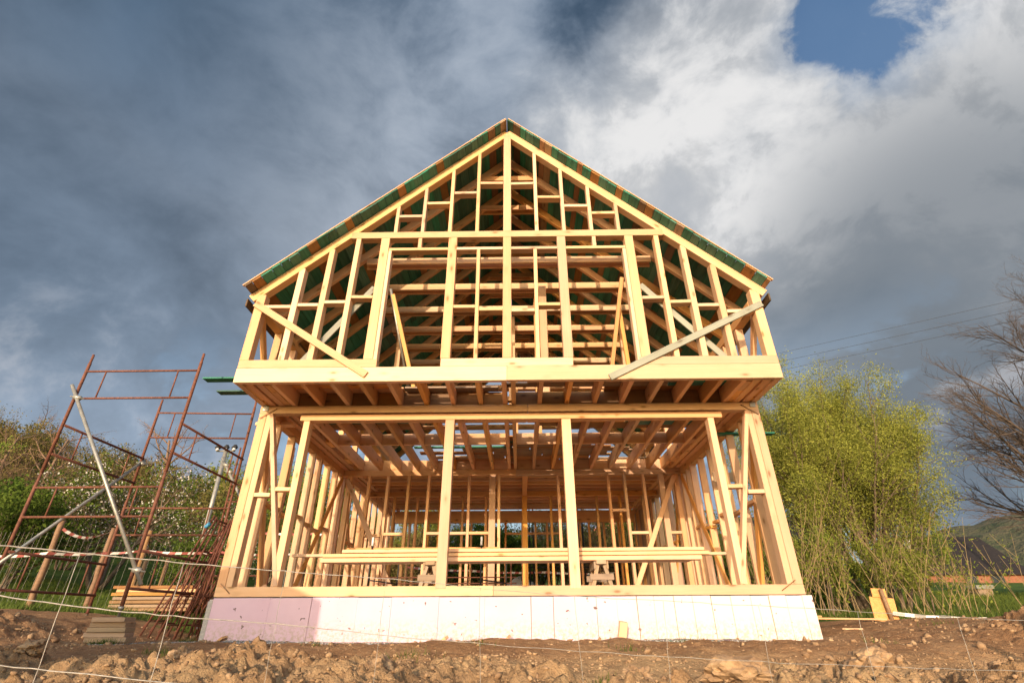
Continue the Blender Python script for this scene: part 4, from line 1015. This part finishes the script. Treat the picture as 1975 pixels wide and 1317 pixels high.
osiers('osier_thicket', 'tall thin stems directly behind the right house corner', [(5.6, 11.6, 2.6, 10), (6.2, 12.2, 3.2, 12), (5.2, 13.0, 3.4, 12)], 43, 12)
osiers('osier_thicket', 'brown stem thicket seen through the middle of the house', [(-2.5, 21, 2.6, 22), (-0.8, 21.5, 2.8, 22), (0.9, 22, 2.6, 22), (2.8, 22, 2.6, 20)], 44, 6)

# bare tree at the right edge
def bare_tree():
    rng = random.Random(15); paths = []; tips = []
    par = [(8, .05, .02, 26, .80, .52, .14), (7, .09, .03, 11, .6, .5, .15), (5, .15, .02, 7, .6, .5, .15), (4, .22, .0, 5, .6, .55, .15), (3, .28, .0, 0, 0, 0, 0)]
    grow(rng, Vector((0, 0, -.3)), Vector((-.02, 0, 1)), 8.8, .18, 0, par, paths, tips)
    e = empty('bare_tree', (19.9, 17.2, gz(19.9, 17.2)), 'tall leafless tree with fine drooping branches at the right edge', 'tree')
    o = bpy.data.objects.new('trunk', branch_mesh('bare_branches', [p for p in paths if p[0] < 2])); COL.objects.link(o); o.parent = e; o.data.materials.append(MATS['twig_dark'])
    o = bpy.data.objects.new('crown', branch_mesh('bare_twigs', [p for p in paths if p[0] >= 2])); COL.objects.link(o); o.parent = e; o.data.materials.append(MATS['twig_dark'])
bare_tree()

# hillside woods at left and hedges behind: (kind, name, x, y, size, label)
WOODS = [
 (K_green, 'green_shrub', -12.6, 13.5, 2.8, 'dense dark green shrub behind the left scaffold frames', 'shrub'),
 (K_green, 'green_shrub', -14.8, 14.5, 3.0, 'dark green shrub at the left picture edge below the brown twigs', 'shrub'),
 (K_blossom, 'blossom_tree', -12.8, 17.0, 4.6, 'white blossoming tree behind the front scaffold frame', 'tree'),
 (K_blossom, 'blossom_tree', -10.6, 18.2, 3.6, 'smaller white blossoming tree in the middle of the scaffold', 'tree'),
 (K_blossom, 'blossom_tree', -7.4, 16.0, 2.2, 'low white blossoming bush beside the left corner post', 'tree'),
 (K_twig, 'twiggy_shrub', -16.8, 15.5, 3.8, 'brown twiggy shrub at the far left edge', 'shrub'),
 (K_twig, 'twiggy_shrub', -18.2, 18.5, 4.2, 'tall brown twiggy shrub on the left slope', 'shrub'),
 (K_olive, 'olive_shrub', -16.2, 19.5, 4.0, 'olive brown shrub on the slope left of the blossom tree', 'shrub'),
 (K_fresh, 'green_tree', -9.6, 21.0, 4.6, 'pale green tree left of the floodlight mast', 'tree'),
 (K_fresh, 'green_tree', -8.2, 24.0, 5.2, 'pale green tree just right of the floodlight mast', 'tree'),
 (K_fresh, 'green_tree', -11.4, 25.0, 5.0, 'yellow-green tree on the slope above the timber pile', 'tree'),
 (K_green, 'green_shrub', -9.0, 15.5, 1.8, 'low green shrub behind the log stakes', 'shrub'),
 (K_olive, 'olive_shrub', -7.6, 19.5, 3.2, 'olive shrub behind the leaning rusty frames', 'shrub'),
 (K_olive, 'olive_shrub', -6.0, 20.5, 3.0, 'olive shrub seen between the left wall studs', 'shrub'),
 (K_bare, 'grey_tree', -17.8, 26.0, 7.0, 'grey leafless tree on the skyline above the blossom tree', 'tree'),
 (K_bare, 'grey_tree', -24.5, 26.0, 5.5, 'grey leafless tree on the skyline at the left edge', 'tree'),
 (K_twig, 'twiggy_shrub', -4.4, 21.5, 3.0, 'brown shrub seen through the left wall of the front room', 'shrub'),
 (K_fresh, 'green_tree', 4.6, 23.0, 2.8, 'small fresh green tree seen through the right side of the house', 'tree'),
 (K_fresh, 'fresh_shrub', 7.2, 13.1, 2.0, 'low fresh green shrub at the willow foot behind the house corner', 'shrub'),
 (K_fresh, 'fresh_shrub', 8.5, 12.9, 1.7, 'low fresh green shrub behind the chipboard marker', 'shrub'),
 (K_green, 'green_shrub', 7.9, 13.9, 1.5, 'dark leafy shrub among the thin stems at the willow foot', 'shrub'),
 (K_fresh, 'fresh_shrub', 9.7, 13.4, 1.5, 'low fresh green shrub right of the willow stems', 'shrub'),
 (K_green, 'green_shrub', 6.8, 16.6, 2.2, 'dark green shrub at the willow foot beside the house corner', 'shrub'),
 (K_green, 'green_shrub', 8.6, 16.2, 1.8, 'dark green shrub inside the willow clump', 'shrub'),
 (K_twig, 'twiggy_shrub', 18.3, 16.6, 2.2, 'brown twiggy shrub under the leafless tree at the right edge', 'shrub'),
 (K_olive, 'olive_shrub', 21.5, 20.5, 2.5, 'olive shrub at the right edge below the hill', 'shrub'),
 (K_fresh, 'green_tree', 25.5, 34.0, 3.2, 'small fresh green tree beside the dark roofed house', 'tree'),
]
random.seed(55)
for kd, nm, x, y, s, lb, ct in WOODS: plant(kd, nm, x, y, s, rnd(0, 6.28), lb, ct)
# trees further up the slope that the photo does not tell apart
far = []
for i in range(46):
    for _ in range(30):
        y = rnd(21, 44); x = -rnd(9.5, 15 + y * 0.85)
        if all((x - a) ** 2 + (y - b) ** 2 > 5.5 for a, b in far): break
    far.append((x, y)); k = random.choice([K_olive, K_olive, K_twig, K_twig, K_green, K_fresh, K_bare])
    k = K_twig if k is K_bare and random.random() < .6 else k
    lb = {id(K_olive): 'olive brown trees of the wooded slope behind the scaffold', id(K_twig): 'brown leafless thicket trees of the wooded slope', id(K_green): 'dark green bushes among the brown trees of the slope', id(K_fresh): 'pale green trees high on the wooded slope', id(K_bare): 'grey bare trees standing out on the slope skyline'}[id(k)]
    plant(k, 'slope_tree', x, y, rnd(3.2, 5.0) * (1.0 if k is not K_bare else 1.25), rnd(0, 6.28), lb, 'tree', lb)
for i in range(16):
    x = -5.0 + i * 0.95 + rnd(-.4, .4); y = rnd(22.5, 27)
    plant(random.choice([K_olive, K_twig, K_fresh]), 'hedge_shrub', x, y, rnd(3.2, 4.4), rnd(0, 6.28), 'brown and green shrubs of the hedge behind the house', 'shrub', 'shrubs of the hedge behind the house')

for i in range(13):
    plant(random.choice([K_fresh, K_olive, K_fresh, K_green]), 'hedge_shrub', -6.0 + i + rnd(-.3, .3), rnd(20.0, 22.0), rnd(2.5, 3.3), rnd(0, 6.28), 'brown and green shrubs of the hedge behind the house', 'shrub', 'shrubs of the hedge behind the house')

# ------------------------------------------------------------------ far hill, houses, cables
def far_hill():
    xs = np.arange(60, 900, 5.0); ys = np.arange(200, 520, 5.0); X, Y = np.meshgrid(xs, ys)
    ridge = np.interp(X * 300 / 330, [60, 150, 200, 223, 248, 288, 400, 600, 900], [4, 12, 26, 36, 45, 52, 70, 80, 70]) * 330 / 300
    prof = np.clip(1 - ((Y - 330) / 125) ** 2, 0, 1)
    Z = ridge * prof + (2.2 * lumps(X / 9, Y / 9, 7) + 3.0 * lumps(X / 22, Y / 22, 8) + 4 * (fbm(X / 40, Y / 40, 3, 4) - .5)) * (prof > 0.02) - 4 * (prof <= 0.02)
    n = X.shape; i = np.arange(X.size).reshape(n)
    q = np.stack([i[:-1, :-1], i[:-1, 1:], i[1:, 1:], i[1:, :-1]], -1).reshape(-1, 4)
    me = mesh('hill', np.stack([X, Y, Z], -1).reshape(-1, 3).tolist(), q.tolist(), True)
    t = newmat('far_forest'); p = t.add('ShaderNodeNewGeometry').outputs['Position']
    nn = t.noise(p, .05, 5, .7); n2 = t.noise(p, .3, 3, .7)
    c = t.ramp(t.math('ADD', t.math('MULTIPLY', nn, .6), t.math('MULTIPLY', n2, .4)), [(.36, (.022, .044, .022)), (.46, (.066, .072, .038)), (.56, (.095, .086, .052)), (.68, (.078, .110, .036))])
    finish(t, c, .95, n2, 1.0, 3.0)
    tag(link('hill', me, 'far_forest'), 'distant wooded hill beyond the dark roof at right', 'hill', kind='structure')
far_hill()
def cottage(name, x0, x1, y0, y1, zb, ze, zr, wall, roof, label, ridge='x', windows=(), chimney=None, over=0.3, brick=False):
    e = empty(name, ((x0 + x1) / 2, (y0 + y1) / 2, zb), label, 'house')
    xm, ym = (x0 + x1) / 2, (y0 + y1) / 2
    if ridge == 'x':
        v = [(x0, y0, zb), (x1, y0, zb), (x1, y1, zb), (x0, y1, zb), (x0, y0, ze), (x1, y0, ze), (x1, y1, ze), (x0, y1, ze), (x0, ym, zr), (x1, ym, zr)]
        f = [(0, 1, 5, 4), (2, 3, 7, 6), (1, 2, 6, 9, 5), (3, 0, 4, 8, 7)]
        sl = [((x0 - over, y0 - over), (x1 + over, y0 - over), (x1 + over, ym), (x0 - over, ym)), ((x1 + over, y1 + over), (x0 - over, y1 + over), (x0 - over, ym), (x1 + over, ym))]
        run = (y1 - y0) / 2
    else:
        v = [(x0, y0, zb), (x1, y0, zb), (x1, y1, zb), (x0, y1, zb), (x0, y0, ze), (x1, y0, ze), (x1, y1, ze), (x0, y1, ze), (xm, y0, zr), (xm, y1, zr)]
        f = [(0, 1, 5, 8, 4), (2, 3, 7, 9, 6), (1, 2, 6, 5), (3, 0, 4, 7)]
        sl = [((x0 - over, y1 + over), (x0 - over, y0 - over), (xm, y0 - over), (xm, y1 + over)), ((x1 + over, y0 - over), (x1 + over, y1 + over), (xm, y1 + over), (xm, y0 - over))]
        run = (x1 - x0) / 2
    link('wall', mesh('wall', v, f), wall, e)
    ef = ze - over * (zr - ze) / run
    for q in sl:
        zs = [ef, ef, zr, zr]; th = 0.10
        vv = [(a, b, z + .02) for (a, b), z in zip(q, zs)] + [(a, b, z + th) for (a, b), z in zip(q, zs)]
        rf = link('roof', mesh('roof', vv, [(3, 2, 1, 0), (4, 5, 6, 7), (0, 1, 5, 4), (1, 2, 6, 5), (2, 3, 7, 6), (3, 0, 4, 7)]), roof, e)
    if chimney:
        cx, cy, cz = chimney; block('chimney', cx - .25, cx + .25, cy - .25, cy + .25, cz - 1.2, cz, 'plaster', rf, 2)
    for wx, wz, ww, wh in windows:
        w = block('window', wx - ww / 2, wx + ww / 2, y0 - .04, y0 + .02, wz - wh / 2, wz + wh / 2, 'board_dark', e, 0); block('pane', wx - ww / 2 + .06, wx + ww / 2 - .06, y0 - .05, y0 - .042, wz - wh / 2 + .06, wz + wh / 2 - .06, 'glass_dark', w, 0)
    return e
def brick_wall(x0, x1, y, z0, z1, parent):
    """rows of single bricks on the sunlit front (too small to pick apart: one part)"""
    V = []; F = []; rng = random.Random(2); h = .075; z = z0; r = 0
    while z < z1:
        x = x0 - (.13 if r % 2 else 0)
        while x < x1:
            a, b = max(x + .006, x0), min(x + .25, x1); d = y - .012 - rng.random() * .006
            if b - a > .03:
                m = len(V); V += [(a, d, z), (b, d, z), (b, d, z + h - .012), (a, d, z + h - .012), (a, y, z), (b, y, z), (b, y, z + h - .012), (a, y, z + h - .012)]
                F += [(m, m + 1, m + 2, m + 3), (m + 3, m + 2, m + 6, m + 7), (m + 1, m + 5, m + 6, m + 2), (m + 4, m, m + 3, m + 7)]
            x += .26
        z += h; r += 1
    o = link('bricks', mesh('bricks', V, F), 'brick', parent); o['kind'] = 'stuff'
ch = cottage('dark_roof_house', 27.6, 34.4, 38.0, 44.0, 0.5, 2.85, 5.35, 'brick', 'roof_dark', 'long low brick house with black roof and pale chimney beyond the willow', 'x', ((30.6, 2.3, .9, .7), (32.4, 2.3, .9, .7)), (28.75, 40.0, 5.15))
tube('drainpipe', (34.1, 37.7, 0.8), (34.2, 37.7, 2.8), .05, 'black_metal', ch)
bh = cottage('brick_house', 13.6, 17.3, 29.5, 35, 0.6, 3.75, 5.4, 'brick', 'roof_dark', 'brick house with dark roof half hidden between house corner and willow', 'x', ((15.2, 2.9, .8, .9),))
brick_wall(13.6, 17.3, 29.48, 1.2, 3.7, bh)
rh = cottage('red_roof_house', 4.2, 8.6, 34.0, 40, 0.8, 4.3, 6.3, 'brick', 'tile_red', 'small orange house with red roof seen through the back of the frame', 'y', ((5.6, 3.4, .8, 1.0), (7.2, 3.4, .8, 1.0)))
hut = cottage('hillside_hut', -34.6, -32.9, 43.0, 45, 8.0, 11.5, 12.4, 'board_brown', 'roof_dark', 'small dark hut high on the wooded slope at left', 'y', ((-33.75, 10.9, .7, .7),))
zb_ = gz(18.0, 22)
e = empty('beehive', (18.0, 22, zb_), 'small grey-lidded wooden box on the grass before the dark roofed house', 'box')
block('box_body', 17.72, 18.26, 21.8, 22.3, zb_, zb_ + .27, 'old_wood', e); block('lid', 17.66, 18.32, 21.74, 22.36, zb_ + .272, zb_ + .40, 'board_grey', e)
def utility_line():
    A = Vector((27.0, 12.5, 0)); B = Vector((-24.0, 41.2, 0))
    for P, lb in ((A, 'wooden utility pole carrying the cables beyond the right edge'), (B, 'wooden utility pole carrying the cables on the wooded slope')):
        z = gz(P.x, P.y); e = empty('utility_pole', (P.x, P.y, z), lb, 'pole', 'utility poles'); tube('pole', (P.x, P.y, z - .3), (P.x, P.y, 11.4), .13, 'bark', e, 10)
        for k in range(3): tube('crossarm', (P.x - .5, P.y, 11.0 - .42 * k), (P.x + .5, P.y, 11.0 - .42 * k), .04, 'bark', e)
    for k, nm in enumerate(('topmost', 'middle', 'lowest')):
        pts = []
        for i in range(41):
            u = i / 40; p = A.lerp(B, u); pts.append((p.x, p.y, 11.0 - .42 * k - 1.2 * u * (1 - u)))
        tag(Tubes().path(pts, .008, 4).build('cable', 'black_metal'), '%s of the three thin cables crossing the sky at right' % nm, 'cable', 'overhead cables')
utility_line()

# sand heap and rubble behind the house
def heap(name, x, y, rx, ry, h, mat, label, seed):
    n = 28; V = []; F = []
    gx, gy = np.meshgrid(np.linspace(-1.15, 1.15, n), np.linspace(-1.15, 1.15, n)); r = np.hypot(gx, gy)
    z = h * np.clip(1 - r, 0, 1) ** .8 + .12 * (fbm(gx * 5 + seed, gy * 5, 3, seed) - .5) - .12 * (r > 1)
    g = ground_h(x + gx * rx, y + gy * ry)
    P = np.stack([gx * rx, gy * ry, z + g - gz(x, y)], -1).reshape(-1, 3); i = np.arange(n * n).reshape(n, n)
    o = link(name, mesh(name, P.tolist(), np.stack([i[:-1, :-1], i[:-1, 1:], i[1:, 1:], i[1:, :-1]], -1).reshape(-1, 4).tolist(), True), mat); o.location = (x, y, gz(x, y)); tag(o, label, 'heap')
heap('sand_heap', 0.2, 19.2, 1.5, 1.0, 1.05, 'sand', 'grey sand heap behind the rear wall, seen through the doorway', 3)
heap('soil_heap', -2.0, 19.8, 1.2, .9, .75, 'rock', 'low brown soil heap left of the sand heap', 5)

# ------------------------------------------------------------------ soil clods, stones, grass
def ico():
    import bmesh
    bm = bmesh.new(); bmesh.ops.create_icosphere(bm, subdivisions=1, radius=1); v = np.array([x.co[:] for x in bm.verts]); f = np.array([[x.index for x in q.verts] for q in bm.faces]); bm.free(); return v, f
IV, IF = ico()
def clods(name, X, Y, S, seed, mat, label, sink=.3):
    g = np.random.default_rng(seed); n = len(X); Z = ground_h(X, Y)
    sc = g.uniform(.6, 1.3, (n, 1, 3)) * S[:, None, None]; sc[:, :, 2] *= .8
    v = IV[None] * (1 + g.normal(scale=.30, size=(n, len(IV), 1))) * sc
    an = g.uniform(0, 6.28, n); c, s = np.cos(an)[:, None], np.sin(an)[:, None]
    x = v[..., 0] * c - v[..., 1] * s + X[:, None]; y = v[..., 0] * s + v[..., 1] * c + Y[:, None]; z = v[..., 2] + (Z + S * (1 - 2 * sink) * .6)[:, None]
    V = np.stack([x, y, z], -1).reshape(-1, 3); F = (IF[None] + (np.arange(n) * len(IV))[:, None, None]).reshape(-1, 3)
    me = bpy.data.meshes.new(name); me.vertices.add(len(V)); me.vertices.foreach_set('co', V.reshape(-1).astype(np.float32))
    me.loops.add(F.size); me.loops.foreach_set('vertex_index', F.reshape(-1).astype(np.int32)); me.polygons.add(len(F)); me.polygons.foreach_set('loop_start', np.arange(0, F.size, 3, dtype=np.int32)); me.polygons.foreach_set('loop_total', np.full(len(F), 3, np.int32)); me.update(calc_edges=True)
    tag(link(name, me, mat), label, 'soil', kind='stuff')
g = np.random.default_rng(6)
def scatter(n, x0, x1, y0, y1): return g.uniform(x0, x1, n), g.uniform(y0, y1, n)
X1, Y1 = scatter(9500, -4.2, 4.4, 2.4, 5.0); keep = np.abs(X1) < Y1 * .98 + .4; X1, Y1 = X1[keep], Y1[keep]
clods('soil_clods', X1, Y1, np.minimum(.0055 * g.pareto(2.1, len(X1)) + .004, .020), 1, 'rock', 'crumbly pale clods covering the foreground soil')
X2 = np.concatenate([g.normal(-6.0, 1.3, 900), g.normal(6.0, 1.2, 900)]); Y2 = np.concatenate([g.normal(6.6, .8, 900), g.normal(5.7, .8, 900)])
k = (Y2 < 7.3); clods('soil_clods', X2[k], Y2[k], np.minimum(.008 * g.pareto(1.9, k.sum()) + .006, .04), 2, 'rock', 'dark clods on the soil mounds at both sides')
X3, Y3 = scatter(4200, -5.5, 8.5, 4.6, 9.6); k = ~((np.abs(X3) < 4.05) & (Y3 > 7.38)) & (cover_masks(X3, Y3)[0] < .3)
clods('pebbles', X3[k], Y3[k], np.minimum(.004 * g.pareto(2.0, k.sum()) + .004, .03), 3, 'rock', 'small stones scattered over the trodden soil')
X4, Y4 = scatter(2600, -5.0, 3.6, 6.5, 7.42); k = cover_masks(X4, Y4)[1] > .4
clods('gravel', X4[k], Y4[k], g.uniform(.004, .011, k.sum()), 4, 'concrete', 'grey gravel strip along the foot of the foundation')
import bmesh
def boulder(x, y, s, label, seed):
    bm = bmesh.new(); bmesh.ops.create_icosphere(bm, subdivisions=4, radius=1); rng = random.Random(seed); o3 = Vector((rng.random() * 50, rng.random() * 50, 0))
    for v in bm.verts:
        p = v.co * 1.0; v.co = v.co * (1 + .55 * mnoise.noise(p * 1.2 + o3) + .35 * mnoise.noise(p * 2.7 + o3) + .25 * abs(mnoise.noise(p * 6 + o3)) + .12 * mnoise.noise(p * 13 + o3)); v.co.x *= s[0]; v.co.y *= s[1]; v.co.z *= s[2]
    me = bpy.data.meshes.new('soil_lump'); bm.to_mesh(me); bm.free()
    o = link('soil_lump', me, 'rock'); o.location = (x, y, gz(x, y) + s[2] * .35); o.rotation_euler.z = rng.random() * 6; tag(o, label, 'soil lump', 'large soil lumps in the foreground')
for i, (x, y, s, lb) in enumerate(((-0.80, 3.9, (.17, .14, .12), 'largest pale soil lump left of centre in the foreground'), (-2.75, 5.05, (.11, .10, .085), 'round pale soil lump below the scaffold packing blocks'), (-3.6, 4.5, (.13, .09, .07), 'dark soil lump in front of the gravel at left'),
        (-2.25, 3.35, (.08, .07, .07), 'small block-shaped clod near the lower left wires'), (1.35, 3.4, (.22, .15, .10), 'wide pale soil lump right of centre at the bottom edge'), (2.3, 3.7, (.16, .14, .09), 'reddish soil lump at the bottom right'), (0.95, 4.1, (.13, .1, .08), 'pale clod under the middle of the lower wire'), (-2.95, 3.75, (.2, .1, .08), 'flat slanting clod at the lower left'), (3.2, 3.9, (.12, .11, .09), 'dark clod near the bottom right corner'))):
    boulder(x, y, tuple(0.8 * q for q in s), lb, 60 + i)
def blades(name, X, Y, h, w, seed, label, mat='grass_blade'):
    gg = np.random.default_rng(seed); n = len(X); Z = ground_h(X, Y) - .01; an = gg.uniform(0, 6.28, n); H_ = h * gg.uniform(.4, 1.3, n); l = gg.normal(scale=.35, size=(n, 2)) * H_[:, None]
    a = np.stack([X - np.cos(an) * w, Y - np.sin(an) * w, Z], -1); b = np.stack([X + np.cos(an) * w, Y + np.sin(an) * w, Z], -1); c = np.stack([X + l[:, 0], Y + l[:, 1], Z + H_], -1)
    V = np.stack([a, b, c], 1).reshape(-1, 3); me = bpy.data.meshes.new(name); me.vertices.add(3 * n); me.vertices.foreach_set('co', V.reshape(-1).astype(np.float32)); me.loops.add(3 * n); me.loops.foreach_set('vertex_index', np.arange(3 * n, dtype=np.int32)); me.polygons.add(n); me.polygons.foreach_set('loop_start', np.arange(0, 3 * n, 3, dtype=np.int32)); me.polygons.foreach_set('loop_total', np.full(n, 3, np.int32)); me.update(calc_edges=True)
    tag(link(name, me, mat), label, 'grass', kind='stuff')
def field(n, x0, x1, y0, y1):
    X, Y = scatter(n, x0, x1, y0, y1); k = cover_masks(X, Y)[0] > .45; return X[k], Y[k]
XA, YA = field(26000, -16, -4.4, 8.6, 17); blades('grass', XA, YA, .13, .010, 1, 'short green grass behind the scaffold')
XA, YA = field(30000, 4.2, 26, 10.2, 24); blades('grass', XA, YA, .17, .012, 2, 'green grass below the willow and the dark roofed house')
XA, YA = field(14000, -6, 6, 17, 24); blades('grass', XA, YA, .16, .012, 3, 'grass behind the rear wall of the house')
tx = []; ty = []
for x, y, n in ((0.65, 3.9, 60), (-0.75, 4.9, 50), (1.95, 6.3, 40), (3.6, 5.6, 25), (-4.6, 6.7, 160), (-4.2, 7.6, 90), (-3.0, 5.2, 60), (5.6, 7.6, 30), (-0.2, 5.6, 20), (1.1, 5.2, 30), (-4.4, 4.7, 60), (2.6, 4.7, 20), (-1.9, 5.9, 20)):
    tx.append(g.normal(x, .09, n)); ty.append(g.normal(y, .07, n))
blades('weeds', np.concatenate(tx), np.concatenate(ty), .075, .004, 5, 'small green weed tufts dotted over the bare soil')

# ------------------------------------------------------------------ neighbouring shed beside the camera: its shadow falls on the pink corner
cottage('garden_shed', -6.18, -3.98, -2.6, 0.6, -0.5, 1.59, 2.01, 'old_wood', 'roof_dark', 'wooden shed left of the viewer whose shadow lies on the pink foundation corner', 'y', (), None, 0.09).rotation_euler.z = -R(SUN_AZ)
bpy.data.objects['garden_shed'].location = (-5.389, -0.736, -0.5)
